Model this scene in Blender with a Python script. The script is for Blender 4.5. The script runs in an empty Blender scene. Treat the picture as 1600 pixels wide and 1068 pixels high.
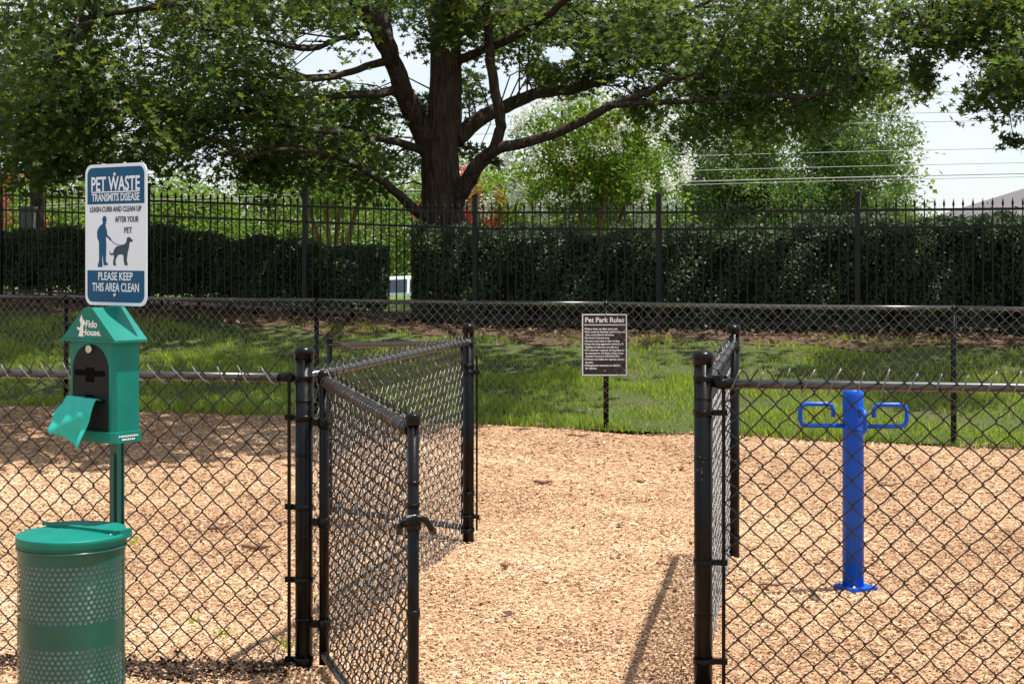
import bpy, math, random
import numpy as np
from mathutils import Vector, Matrix

random.seed(11)
RNG = np.random.default_rng(11)
SC = bpy.context.scene
COL = SC.collection
R = math.radians

# ------------------------------------------------------------------ camera
cam = bpy.data.cameras.new('camera')
cam.sensor_width = 36.0
cam.lens = 56.25
cam.shift_y = -0.0869
cam.clip_start = 0.1
cam.clip_end = 3000
cam_o = bpy.data.objects.new('camera', cam)
COL.objects.link(cam_o)
cam_o.location = (0, 0, 1.73)
cam_o.rotation_euler = (R(90), 0, 0)
SC.camera = cam_o

# ------------------------------------------------------------------ sky and sun
SUN_EL, SUN_AZ = 75.0, 92.0          # azimuth clockwise from +Y
world = bpy.data.worlds.new('World')
SC.world = world
world.use_nodes = True
nt = world.node_tree
nt.nodes.clear()
w_out = nt.nodes.new('ShaderNodeOutputWorld')
w_bg = nt.nodes.new('ShaderNodeBackground')
w_bg.inputs['Strength'].default_value = 0.10
sky = nt.nodes.new('ShaderNodeTexSky')
sky.sky_type = 'NISHITA'
sky.sun_disc = False
sky.sun_elevation = R(SUN_EL)
sky.sun_rotation = R(SUN_AZ)
sky.air_density = 1.0
sky.dust_density = 0.6
tc = nt.nodes.new('ShaderNodeTexCoord')
mp = nt.nodes.new('ShaderNodeMapping')
mp.inputs['Scale'].default_value = (1.0, 1.0, 2.6)
mp.inputs['Location'].default_value = (0.35, 0.1, 0.2)
cn = nt.nodes.new('ShaderNodeTexNoise')
cn.inputs['Scale'].default_value = 3.2
cn.inputs['Detail'].default_value = 7
cn.inputs['Roughness'].default_value = 0.55
cr = nt.nodes.new('ShaderNodeValToRGB')
cr.color_ramp.elements[0].position = 0.36
cr.color_ramp.elements[0].color = (0.06, 0.06, 0.06, 1)
cr.color_ramp.elements[1].position = 0.55
cr.color_ramp.elements[1].color = (1, 1, 1, 1)
mixc = nt.nodes.new('ShaderNodeMixRGB')
mixc.inputs['Color2'].default_value = (5.7, 6.0, 6.5, 1)
L = nt.links.new
L(tc.outputs['Generated'], mp.inputs['Vector'])
L(mp.outputs['Vector'], cn.inputs['Vector'])
L(cn.outputs['Fac'], cr.inputs['Fac'])
L(cr.outputs['Color'], mixc.inputs['Fac'])
L(sky.outputs['Color'], mixc.inputs['Color1'])
L(mixc.outputs['Color'], w_bg.inputs['Color'])
L(w_bg.outputs['Background'], w_out.inputs['Surface'])

sun = bpy.data.lights.new('sun', 'SUN')
sun.energy = 4.8
sun.angle = R(0.55)
sun.color = (1.0, 0.955, 0.88)
sun_o = bpy.data.objects.new('sun', sun)
COL.objects.link(sun_o)
sd = Vector((math.sin(R(SUN_AZ)) * math.cos(R(SUN_EL)), math.cos(R(SUN_AZ)) * math.cos(R(SUN_EL)), math.sin(R(SUN_EL))))
sun_o.rotation_euler = sd.to_track_quat('Z', 'Y').to_euler()
sun_o.location = (10, 0, 30)

SC.view_settings.view_transform = 'Standard'
SC.view_settings.look = 'None'
SC.view_settings.exposure = 0.74
SC.view_settings.gamma = 1.0
SC.view_settings.use_curve_mapping = False
SC.render.resolution_x, SC.render.resolution_y = 1024, 683

# ------------------------------------------------------------------ materials
def new_mat(name):
    m = bpy.data.materials.new(name)
    m.use_nodes = True
    t = m.node_tree
    t.nodes.clear()
    out = t.nodes.new('ShaderNodeOutputMaterial')
    return m, t, out

def mat_plain(name, col, rough=0.5, metal=0.0, vary=0.15, scale=6.0, bump=0.0, bump_scale=60.0, spec=0.5, coat=0.0, wear=None, detail=5):
    m, t, out = new_mat(name)
    b = t.nodes.new('ShaderNodeBsdfPrincipled')
    b.inputs['Roughness'].default_value = rough
    b.inputs['Metallic'].default_value = metal
    b.inputs['Specular IOR Level'].default_value = spec
    b.inputs['Coat Weight'].default_value = coat
    co = t.nodes.new('ShaderNodeTexCoord')
    n = t.nodes.new('ShaderNodeTexNoise')
    n.inputs['Scale'].default_value = scale
    n.inputs['Detail'].default_value = detail
    t.links.new(co.outputs['Object'], n.inputs['Vector'])
    rp = t.nodes.new('ShaderNodeValToRGB')
    lo = [max(0, c * (1 - vary)) for c in col]
    hi = [min(1, c * (1 + vary)) for c in col]
    rp.color_ramp.elements[0].position = 0.3
    rp.color_ramp.elements[1].position = 0.7
    rp.color_ramp.elements[0].color = (*lo, 1)
    rp.color_ramp.elements[1].color = (*hi, 1)
    t.links.new(n.outputs['Fac'], rp.inputs['Fac'])
    src = rp.outputs['Color']
    if wear is not None:
        wn = t.nodes.new('ShaderNodeTexNoise')
        wn.inputs['Scale'].default_value = wear[1]
        wn.inputs['Detail'].default_value = 8
        t.links.new(co.outputs['Object'], wn.inputs['Vector'])
        wr = t.nodes.new('ShaderNodeValToRGB')
        wr.color_ramp.elements[0].position = wear[2]
        wr.color_ramp.elements[1].position = wear[2] + 0.06
        t.links.new(wn.outputs['Fac'], wr.inputs['Fac'])
        mx = t.nodes.new('ShaderNodeMixRGB')
        mx.inputs['Color2'].default_value = (*wear[0], 1)
        t.links.new(wr.outputs['Color'], mx.inputs['Fac'])
        t.links.new(src, mx.inputs['Color1'])
        src = mx.outputs['Color']
    t.links.new(src, b.inputs['Base Color'])
    if bump > 0:
        bn = t.nodes.new('ShaderNodeTexNoise')
        bn.inputs['Scale'].default_value = bump_scale
        bn.inputs['Detail'].default_value = 6
        t.links.new(co.outputs['Object'], bn.inputs['Vector'])
        bp = t.nodes.new('ShaderNodeBump')
        bp.inputs['Strength'].default_value = bump
        bp.inputs['Distance'].default_value = 0.02
        t.links.new(bn.outputs['Fac'], bp.inputs['Height'])
        t.links.new(bp.outputs['Normal'], b.inputs['Normal'])
    t.links.new(b.outputs['BSDF'], out.inputs['Surface'])
    return m

def mat_scatter(name, stops, rough=0.55, transl=0.0, spec=0.4, tcol=None):
    """colour per piece from the 'rnd' attribute; stops = [(pos, rgb)...]"""
    m, t, out = new_mat(name)
    b = t.nodes.new('ShaderNodeBsdfPrincipled')
    b.inputs['Roughness'].default_value = rough
    b.inputs['Specular IOR Level'].default_value = spec
    a = t.nodes.new('ShaderNodeAttribute')
    a.attribute_name = 'rnd'
    rp = t.nodes.new('ShaderNodeValToRGB')
    e = rp.color_ramp.elements
    while len(e) < len(stops):
        e.new(0.5)
    for k, (p, c) in enumerate(stops):
        e[k].position = p
        e[k].color = (*c, 1)
    t.links.new(a.outputs['Fac'], rp.inputs['Fac'])
    t.links.new(rp.outputs['Color'], b.inputs['Base Color'])
    if transl > 0:
        tr = t.nodes.new('ShaderNodeBsdfTranslucent')
        mul = t.nodes.new('ShaderNodeMixRGB')
        mul.blend_type = 'MULTIPLY'
        mul.inputs['Fac'].default_value = 1
        mul.inputs['Color2'].default_value = (*(tcol or (1.9, 1.7, 0.7)), 1)
        t.links.new(rp.outputs['Color'], mul.inputs['Color1'])
        t.links.new(mul.outputs['Color'], tr.inputs['Color'])
        mx = t.nodes.new('ShaderNodeMixShader')
        mx.inputs['Fac'].default_value = transl
        t.links.new(b.outputs['BSDF'], mx.inputs[1])
        t.links.new(tr.outputs['BSDF'], mx.inputs[2])
        t.links.new(mx.outputs['Shader'], out.inputs['Surface'])
    else:
        t.links.new(b.outputs['BSDF'], out.inputs['Surface'])
    return m

def mat_ground(name, cols, scales, bump=0.6, bscale=90, bdist=0.02, stretch=1.0):
    """three colours blended by two noises"""
    m, t, out = new_mat(name)
    b = t.nodes.new('ShaderNodeBsdfPrincipled')
    b.inputs['Roughness'].default_value = 0.9
    b.inputs['Specular IOR Level'].default_value = 0.15
    co0 = t.nodes.new('ShaderNodeTexCoord')
    co = t.nodes.new('ShaderNodeMapping')
    co.inputs['Scale'].default_value = (1, 1, stretch)
    t.links.new(co0.outputs['Object'], co.inputs['Vector'])
    prev = None
    for k, s in enumerate(scales):
        n = t.nodes.new('ShaderNodeTexNoise')
        n.inputs['Scale'].default_value = s
        n.inputs['Detail'].default_value = 8
        n.inputs['Roughness'].default_value = 0.65
        t.links.new(co.outputs['Vector'], n.inputs['Vector'])
        rp = t.nodes.new('ShaderNodeValToRGB')
        rp.color_ramp.elements[0].position = 0.42
        rp.color_ramp.elements[1].position = 0.6
        t.links.new(n.outputs['Fac'], rp.inputs['Fac'])
        mx = t.nodes.new('ShaderNodeMixRGB')
        if prev is None:
            mx.inputs['Color1'].default_value = (*cols[0], 1)
        else:
            t.links.new(prev, mx.inputs['Color1'])
        mx.inputs['Color2'].default_value = (*cols[k + 1], 1)
        t.links.new(rp.outputs['Color'], mx.inputs['Fac'])
        prev = mx.outputs['Color']
    t.links.new(prev, b.inputs['Base Color'])
    bn = t.nodes.new('ShaderNodeTexNoise')
    bn.inputs['Scale'].default_value = bscale
    bn.inputs['Detail'].default_value = 5
    t.links.new(co.outputs['Vector'], bn.inputs['Vector'])
    bp = t.nodes.new('ShaderNodeBump')
    bp.inputs['Strength'].default_value = bump
    bp.inputs['Distance'].default_value = bdist
    t.links.new(bn.outputs['Fac'], bp.inputs['Height'])
    t.links.new(bp.outputs['Normal'], b.inputs['Normal'])
    t.links.new(b.outputs['BSDF'], out.inputs['Surface'])
    return m

M = {}
M['black'] = mat_plain('black_coated_steel', (0.005, 0.0048, 0.005), 0.26, vary=0.4, scale=25, spec=0.17, wear=((0.05, 0.045, 0.042), 18, 0.72), bump=0.04, bump_scale=180)
M['rail'] = mat_plain('glossy_black_rail', (0.022, 0.020, 0.019), 0.27, vary=0.4, scale=18, spec=1.0)  # black lifted, with full specular, for bright highlights along the rails
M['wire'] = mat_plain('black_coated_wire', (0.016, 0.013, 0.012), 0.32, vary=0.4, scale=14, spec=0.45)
M['wire_grey'] = mat_plain('grey_coated_wire', (0.050, 0.044, 0.040), 0.34, vary=0.3, scale=14, spec=0.6)  # greyer base than the plain black wire
M['wire_far'] = mat_plain('pale_wire', (0.20, 0.19, 0.18), 0.4, vary=0.3, scale=14)  # palest wire tone, far fence only
M['wire_end'] = mat_plain('worn_wire_end', (0.13, 0.12, 0.115), 0.35, vary=0.4, scale=30)
M['iron'] = mat_plain('black_iron', (0.007, 0.007, 0.008), 0.42, spec=0.3, vary=0.3, scale=8)
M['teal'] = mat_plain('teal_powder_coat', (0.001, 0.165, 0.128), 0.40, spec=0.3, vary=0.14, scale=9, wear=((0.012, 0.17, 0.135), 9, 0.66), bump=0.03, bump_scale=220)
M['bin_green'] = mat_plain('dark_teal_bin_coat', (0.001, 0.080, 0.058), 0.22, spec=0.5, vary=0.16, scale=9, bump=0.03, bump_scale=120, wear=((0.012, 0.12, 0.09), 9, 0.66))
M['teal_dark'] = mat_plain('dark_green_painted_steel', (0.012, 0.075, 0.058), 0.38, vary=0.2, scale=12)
M['bag'] = mat_scatter('teal_plastic_film', [(0, (0.03, 0.60, 0.50)), (1, (0.03, 0.60, 0.50))], 0.35, 0.35, 0.5, (1.1, 1.1, 1.1))
M['blue'] = mat_plain('blue_powder_coat', (0.001, 0.078, 0.50), 0.36, vary=0.14, scale=9, spec=0.3, wear=((0.012, 0.10, 0.46), 11, 0.66))
M['sign_white'] = mat_plain('white_sign_face', (0.70, 0.79, 0.90), 0.5, vary=0.03, scale=6)
M['sign_blue'] = mat_plain('blue_sign_ink', (0.006, 0.078, 0.185), 0.5, vary=0.05, scale=6, spec=0.2)
M['ink_navy'] = mat_plain('navy_sign_ink', (0.010, 0.04, 0.085), 0.5, vary=0.05)
M['sign_black'] = mat_plain('black_sign_face', (0.010, 0.0075, 0.0075), 0.45, vary=0.2, scale=9)
M['white'] = mat_plain('white_ink', (0.8, 0.8, 0.8), 0.5, vary=0.02)
M['steel'] = mat_plain('bare_steel', (0.6, 0.6, 0.58), 0.3, metal=1.0, vary=0.1)
M['plastic'] = mat_plain('charcoal_plastic', (0.009, 0.008, 0.0095), 0.6, vary=0.2, scale=20, spec=0.2, bump=0.05)
M['liner'] = mat_plain('pale_bin_liner', (0.46, 0.50, 0.51), 0.7, vary=0.15, scale=12, spec=0.2)
M['bark'] = mat_ground('oak_bark', [(0.058, 0.042, 0.033), (0.030, 0.022, 0.017), (0.10, 0.076, 0.06)], [7, 24], 1.0, 24, 0.09, stretch=0.16)
M['bark_tan'] = mat_ground('myrtle_bark', [(0.20, 0.11, 0.06), (0.13, 0.075, 0.045), (0.26, 0.17, 0.10)], [4, 16], 0.5, 20)
M['bark_pale'] = mat_ground('pale_bark', [(0.34, 0.33, 0.30), (0.22, 0.20, 0.18), (0.42, 0.41, 0.38)], [4, 16], 0.5, 20)
M['oak_leaf'] = mat_scatter('oak_leaf', [(0, (0.032, 0.064, 0.026)), (0.5, (0.060, 0.102, 0.034)), (0.9, (0.10, 0.135, 0.036)), (1, (0.17, 0.16, 0.028))], 0.42, 0.55, 0.4)
M['leaf_a'] = mat_scatter('sunny_leaf', [(0, (0.085, 0.15, 0.028)), (0.6, (0.155, 0.24, 0.046)), (1, (0.22, 0.29, 0.06))], 0.55, 0.48, 0.3, (1.6, 1.6, 0.7))
M['leaf_b'] = mat_scatter('cool_leaf', [(0, (0.06, 0.115, 0.034)), (0.6, (0.11, 0.185, 0.055)), (1, (0.165, 0.24, 0.07))], 0.55, 0.45, 0.3)
M['leaf_hedge'] = mat_scatter('hedge_leaf', [(0, (0.026, 0.050, 0.022)), (0.7, (0.052, 0.086, 0.034)), (1, (0.09, 0.125, 0.045))], 0.5, 0.25, 0.3)
M['core'] = mat_plain('hedge_twigs', (0.010, 0.012, 0.008), 0.95, vary=0.5, scale=10, spec=0.05)
M['petal_white'] = mat_scatter('white_petal', [(0, (0.80, 0.80, 0.76)), (1, (0.90, 0.90, 0.87))], 0.7, 0.45, 0.2, (1.0, 1.0, 1.0))
M['petal_pink'] = mat_scatter('pink_petal', [(0, (0.55, 0.05, 0.08)), (1, (0.75, 0.14, 0.16))], 0.7, 0.3, 0.2, (1.1, 1.0, 1.0))
M['grass'] = mat_scatter('grass_blade', [(0, (0.10, 0.175, 0.022)), (0.55, (0.21, 0.32, 0.036)), (0.85, (0.32, 0.39, 0.055)), (1, (0.38, 0.33, 0.15))], 0.5, 0.45, 0.3)
M['chip'] = mat_scatter('wood_chip', [(0, (0.05, 0.028, 0.017)), (0.10, (0.15, 0.082, 0.046)), (0.26, (0.32, 0.175, 0.094)), (0.55, (0.475, 0.30, 0.175)), (0.85, (0.60, 0.415, 0.258)), (1, (0.80, 0.66, 0.49))], 0.75, 0, 0.25)
M['mulch'] = mat_ground('mulch', [(0.39, 0.235, 0.135), (0.26, 0.145, 0.08), (0.48, 0.315, 0.19)], [55, 130], 0.8, 120, 0.02)
M['lawn'] = mat_ground('lawn_soil', [(0.070, 0.095, 0.028), (0.11, 0.085, 0.045), (0.055, 0.085, 0.022)], [3, 14], 0.8, 60)
M['straw'] = mat_ground('leaf_scatter', [(0.095, 0.056, 0.036), (0.055, 0.034, 0.024), (0.14, 0.09, 0.058)], [8, 40], 1.0, 70)
M['litter'] = mat_scatter('dry_leaf', [(0, (0.06, 0.034, 0.022)), (0.6, (0.12, 0.068, 0.044)), (1, (0.24, 0.16, 0.105))], 0.7, 0.1, 0.3)
M['shade_leaf'] = mat_scatter('shade_band_leaf', [(0, (0.018, 0.012, 0.009)), (0.7, (0.05, 0.03, 0.02)), (1, (0.13, 0.08, 0.05))], 0.8, 0.0, 0.2)  # dark tone carries the shade band at the left fence foot
M['field'] = mat_ground('far_grass', [(0.10, 0.15, 0.035), (0.13, 0.16, 0.045), (0.075, 0.12, 0.03)], [0.6, 5], 0.6, 30)
M['asphalt'] = mat_ground('asphalt', [(0.055, 0.055, 0.055), (0.07, 0.07, 0.068), (0.045, 0.045, 0.045)], [1, 40], 0.3, 80)
M['carpaint'] = mat_plain('white_car_paint', (0.78, 0.79, 0.80), 0.25, vary=0.02, coat=0.6)
M['glass'] = mat_plain('dark_glass', (0.03, 0.045, 0.06), 0.06, vary=0.1, spec=0.8)
M['tyre'] = mat_plain('tyre_rubber', (0.02, 0.02, 0.02), 0.8)
M['brick'] = mat_ground('brick_wall', [(0.30, 0.13, 0.09), (0.24, 0.10, 0.07), (0.36, 0.17, 0.12)], [4, 12], 0.2, 30)
M['shingle'] = mat_ground('shingle_roof', [(0.13, 0.12, 0.13), (0.10, 0.093, 0.102), (0.155, 0.145, 0.15)], [2, 14], 0.3, 30)
M['cable'] = mat_plain('aluminium_cable', (0.30, 0.30, 0.29), 0.5, metal=0.0, vary=0.1)
M['pole'] = mat_plain('pole_wood', (0.17, 0.12, 0.085), 0.8, vary=0.3, scale=3)
M['box_grey'] = mat_plain('grey_box_paint', (0.16, 0.16, 0.14), 0.6)
M['stick'] = mat_plain('dry_stick', (0.20, 0.105, 0.06), 0.8, vary=0.4, scale=30)

# ------------------------------------------------------------------ mesh helpers
class MB:
    def __init__(s):
        s.v, s.f, s.sm = [], [], []
    def add(s, vs, fs, smooth=False):
        o = len(s.v)
        s.v += [tuple(p) for p in vs]
        s.f += [tuple(i + o for i in f) for f in fs]
        s.sm += [smooth] * len(fs)
        return s
    def box(s, x0, x1, y0, y1, z0, z1):
        return s.add([(x0, y0, z0), (x1, y0, z0), (x1, y1, z0), (x0, y1, z0), (x0, y0, z1), (x1, y0, z1), (x1, y1, z1), (x0, y1, z1)],
                     [(0, 3, 2, 1), (4, 5, 6, 7), (0, 1, 5, 4), (1, 2, 6, 5), (2, 3, 7, 6), (3, 0, 4, 7)])
    def obox(s, c, ax, ay, az):
        c, ax, ay, az = Vector(c), Vector(ax), Vector(ay), Vector(az)
        vs = [c + ax * i + ay * j + az * k for k in (-1, 1) for (i, j) in ((-1, -1), (1, -1), (1, 1), (-1, 1))]
        return s.add(vs, [(0, 3, 2, 1), (4, 5, 6, 7), (0, 1, 5, 4), (1, 2, 6, 5), (2, 3, 7, 6), (3, 0, 4, 7)])
    def tube(s, pts, rad, n=10, cap=True, smooth=True):
        P = [Vector(p) for p in pts]
        if not hasattr(rad, '__len__'):
            rad = [rad] * len(P)
        vs, fs = [], []
        prev = None
        for i, p in enumerate(P):
            t = (P[min(i + 1, len(P) - 1)] - P[max(i - 1, 0)])
            t = t.normalized() if t.length > 1e-9 else Vector((0, 0, 1))
            if prev is None:
                a = Vector((1, 0, 0)) if abs(t.x) < 0.9 else Vector((0, 1, 0))
                u = t.cross(a).normalized()
            else:
                u = (prev - t * prev.dot(t))
                u = u.normalized() if u.length > 1e-6 else t.cross(Vector((0.3, 0.5, 0.8))).normalized()
            prev = u
            w = t.cross(u)
            for k in range(n):
                a = 2 * math.pi * k / n
                vs.append(p + (u * math.cos(a) + w * math.sin(a)) * rad[i])
        for i in range(len(P) - 1):
            for k in range(n):
                k2 = (k + 1) % n
                fs.append((i * n + k, i * n + k2, (i + 1) * n + k2, (i + 1) * n + k))
        s.add(vs, fs, smooth)
        if cap:
            o = len(s.v) - len(vs)
            s.f.append(tuple(o + k for k in reversed(range(n)))); s.sm.append(False)
            s.f.append(tuple(o + (len(P) - 1) * n + k for k in range(n))); s.sm.append(False)
        return s
    def lathe(s, c, prof, n=20, smooth=True, axis=None):
        """prof = [(r, z)...] round the vertical through c"""
        vs, fs = [], []
        for r, z in prof:
            for k in range(n):
                a = 2 * math.pi * k / n
                vs.append((c[0] + r * math.cos(a), c[1] + r * math.sin(a), c[2] + z))
        for i in range(len(prof) - 1):
            for k in range(n):
                k2 = (k + 1) % n
                fs.append((i * n + k, i * n + k2, (i + 1) * n + k2, (i + 1) * n + k))
        s.add(vs, fs, smooth)
        o = len(s.v) - len(vs)
        if prof[0][0] > 1e-5:
            s.f.append(tuple(o + k for k in reversed(range(n)))); s.sm.append(False)
        if prof[-1][0] > 1e-5:
            s.f.append(tuple(o + (len(prof) - 1) * n + k for k in range(n))); s.sm.append(False)
        return s
    def prism(s, poly, y0, y1):
        """polygon in x,z extruded along y"""
        n = len(poly)
        vs = [(p[0], y0, p[1]) for p in poly] + [(p[0], y1, p[1]) for p in poly]
        fs = [tuple(range(n)), tuple(reversed(range(n, 2 * n)))]
        fs += [(i, n + i, n + (i + 1) % n, (i + 1) % n) for i in range(n)]
        return s.add(vs, fs)
    def build(s, name, mat, parent=None, local=False):
        org = Vector((0, 0, 0)) if (local or parent is None) else root_loc(parent)
        me = bpy.data.meshes.new(name)
        me.from_pydata([(p[0] - org.x, p[1] - org.y, p[2] - org.z) for p in s.v], [], s.f)
        me.polygons.foreach_set('use_smooth', s.sm)
        me.materials.append(mat if not isinstance(mat, str) else M[mat])
        me.update()
        o = bpy.data.objects.new(name, me)
        COL.objects.link(o)
        if parent is not None:
            o.parent = parent
        return o

def root_loc(o):
    while o.parent is not None:
        o = o.parent
    return o.location.copy()

def tag(o, label=None, cat=None, group=None, kind=None):
    if label: o['label'] = label
    if cat: o['category'] = cat
    if group: o['group'] = group
    if kind: o['kind'] = kind
    return o

def thing(name, loc, label, cat, group=None, rz=0.0):
    o = bpy.data.objects.new(name, None)
    o.empty_display_size = 0.2
    COL.objects.link(o)
    o.location = loc
    o.rotation_euler = (0, 0, rz)
    return tag(o, label, cat, group)

def np_mesh(name, V, F, mat, parent=None, rnd=None, smooth=False):
    """V (n,3) array, F (m,k) array of equal sized faces"""
    V = np.asarray(V, dtype=np.float32)
    if parent is not None:
        V = V - np.array(root_loc(parent), dtype=np.float32)
    F = np.asarray(F, dtype=np.int32)
    me = bpy.data.meshes.new(name)
    me.vertices.add(len(V))
    me.vertices.foreach_set('co', V.ravel())
    me.loops.add(F.size)
    me.loops.foreach_set('vertex_index', F.ravel())
    me.polygons.add(len(F))
    me.polygons.foreach_set('loop_start', np.arange(0, F.size, F.shape[1], dtype=np.int32))
    if smooth:
        me.polygons.foreach_set('use_smooth', np.ones(len(F), dtype=bool))
    if rnd is not None:
        at = me.attributes.new('rnd', 'FLOAT', 'POINT')
        at.data.foreach_set('value', np.asarray(rnd, dtype=np.float32))
    me.update(calc_edges=True)
    me.materials.append(M[mat] if isinstance(mat, str) else mat)
    o = bpy.data.objects.new(name, me)
    COL.objects.link(o)
    if parent is not None:
        o.parent = parent
    return o

def rot_from(normals, spin):
    """rotation matrices (n,3,3) whose columns are x, y, z=normal, spun round the normal"""
    n = normals / np.linalg.norm(normals, axis=1, keepdims=True)
    a = np.where(np.abs(n[:, 2:3]) < 0.9, np.array([[0, 0, 1.0]]), np.array([[1.0, 0, 0]]))
    x = np.cross(a, n); x /= np.linalg.norm(x, axis=1, keepdims=True)
    y = np.cross(n, x)
    c, s = np.cos(spin)[:, None], np.sin(spin)[:, None]
    x2 = x * c + y * s
    y2 = -x * s + y * c
    return np.stack([x2, y2, n], axis=2)

def scatter(tv, tf, pos, rot, scale):
    tv = np.asarray(tv, dtype=np.float32)
    tf = np.asarray(tf, dtype=np.int32)
    N = len(pos)
    scale = np.asarray(scale, dtype=np.float32)
    if scale.ndim == 1:
        scale = scale[:, None].repeat(3, 1)
    loc = tv[None] * scale[:, None, :]
    V = np.einsum('nij,nmj->nmi', rot.astype(np.float32), loc) + pos[:, None, :].astype(np.float32)
    F = tf[None] + (np.arange(N, dtype=np.int32) * len(tv))[:, None, None]
    return V.reshape(-1, 3), F.reshape(-1, tf.shape[1])

def rnd_rep(vals, m):
    return np.repeat(vals, m)

# leaf templates (unit length, triangles)
LEAF2_V = [(0, 0, 0), (0.30, 0.45, 0.05), (0, 1, -0.06), (-0.30, 0.45, 0.05)]
LEAF2_F = [(0, 1, 2), (0, 2, 3)]
STAR_V = [(0, 0, 0), (0.10, 0.22, 0.0), (0.40, 0.20, 0.05), (0.13, 0.42, 0.0), (0.46, 0.62, 0.06), (0.12, 0.66, 0.0), (0.0, 1.0, -0.10),
          (-0.12, 0.66, 0.0), (-0.46, 0.62, 0.06), (-0.13, 0.42, 0.0), (-0.40, 0.20, 0.05), (-0.10, 0.22, 0.0)]
STAR_F = [(0, 1, 11), (1, 2, 3), (11, 9, 10), (1, 3, 9), (1, 9, 11), (3, 4, 5), (9, 7, 8), (3, 5, 7), (3, 7, 9), (5, 6, 7)]
BLADE_V = [(-0.5, 0, 0), (0.5, 0, 0), (0.38, 0.10, 0.55), (-0.38, 0.10, 0.55), (0, 0.36, 1)]
BLADE_F = [(0, 1, 2), (0, 2, 3), (3, 2, 4)]

# ------------------------------------------------------------------ terrain
def yf(X):                 # far chain-link line = edge of the mulch
    return 15.97 - 0.40 * X
def yi(X):                 # iron fence line
    return 21.6 - 0.342 * X
def gi(X):                 # ground height along the iron fence
    return 0.655 - np.where(np.asarray(X) < 0, 0.045, -0.002) * np.asarray(X)
def sstep(t):
    t = np.clip(t, 0, 1)
    return t * t * (3 - 2 * t)
def ground(X, Y):
    X = np.asarray(X, dtype=float); Y = np.asarray(Y, dtype=float)
    Xc = np.clip(X, -14, 9)
    a, b = yf(Xc), yi(Xc)
    t = np.clip((Y - a) / np.maximum(b - a, 1.0), 0, 1)
    up = gi(Xc) * (0.62 * t + 0.38 * sstep(t))
    d = Y - b
    down = (gi(Xc) + 0.35) * sstep((d - 7.0) / 13.0)
    return up - down + 0.26 * np.exp(-((d - 9.0) / 2.6) ** 2)
def gz(x, y):
    return float(ground(x, y))
def bumps(X, Y):
    return 0.012 * np.sin(X * 3.1 + Y * 1.7) + 0.010 * np.sin(X * 1.3 - Y * 4.3 + 1.0) + 0.008 * np.sin(X * 6.7 + Y * 5.1)

def sheet(name, fn, nu, nv, mat, dz=0.0, bump=0.0):
    u, v = np.meshgrid(np.linspace(0, 1, nu), np.linspace(0, 1, nv))
    X, Y = fn(u, v)
    Z = ground(X, Y) + dz
    if bump: Z = Z + bump * bumps(X, Y)
    V = np.stack([X, Y, Z], axis=2).reshape(-1, 3)
    i = np.arange(nu * nv).reshape(nv, nu)
    F = np.stack([i[:-1, :-1], i[:-1, 1:], i[1:, 1:], i[1:, :-1]], axis=2).reshape(-1, 4)
    return tag(np_mesh(name, V, F, mat, smooth=True), kind='structure')

_gx = np.concatenate([-np.geomspace(600, 32, 14), np.linspace(-30, 30, 101), np.geomspace(32, 600, 14)])
_gy = np.concatenate([np.linspace(-60, -2, 8), np.linspace(0, 62, 156), np.geomspace(65, 1400, 20)])
def _big(u, v):
    return np.interp(u, np.linspace(0, 1, len(_gx)), _gx), np.interp(v, np.linspace(0, 1, len(_gy)), _gy)
sheet('ground', _big, len(_gx), len(_gy), 'field', dz=-0.06)
sheet('mulch', lambda u, v: (-14 + 26 * u, -4 + (yf(-14 + 26 * u) + 4.08 + 0.10 * np.sin((-14 + 26 * u) * 4)) * v), 120, 120, 'mulch', dz=0.0, bump=1.0)
sheet('lawn', lambda u, v: (-14 + 26 * u, yf(-14 + 26 * u) + (yi(-14 + 26 * u) - yf(-14 + 26 * u)) * v), 100, 50, 'lawn', dz=0.008)
sheet('hedge_bed', lambda u, v: (-14 + 26 * u, yi(-14 + 26 * u) - 0.85 - 0.25 * np.sin((-14 + 26 * u) * 1.9) - 0.2 * np.sin((-14 + 26 * u) * 4.7) + 5.0 * v), 160, 30, 'straw', dz=0.02)
def street(u, v):
    X = -90 + 220 * u
    return X, 43 + 7 * v + 0 * X
sheet('street', street, 60, 8, 'asphalt', dz=0.02)

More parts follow.
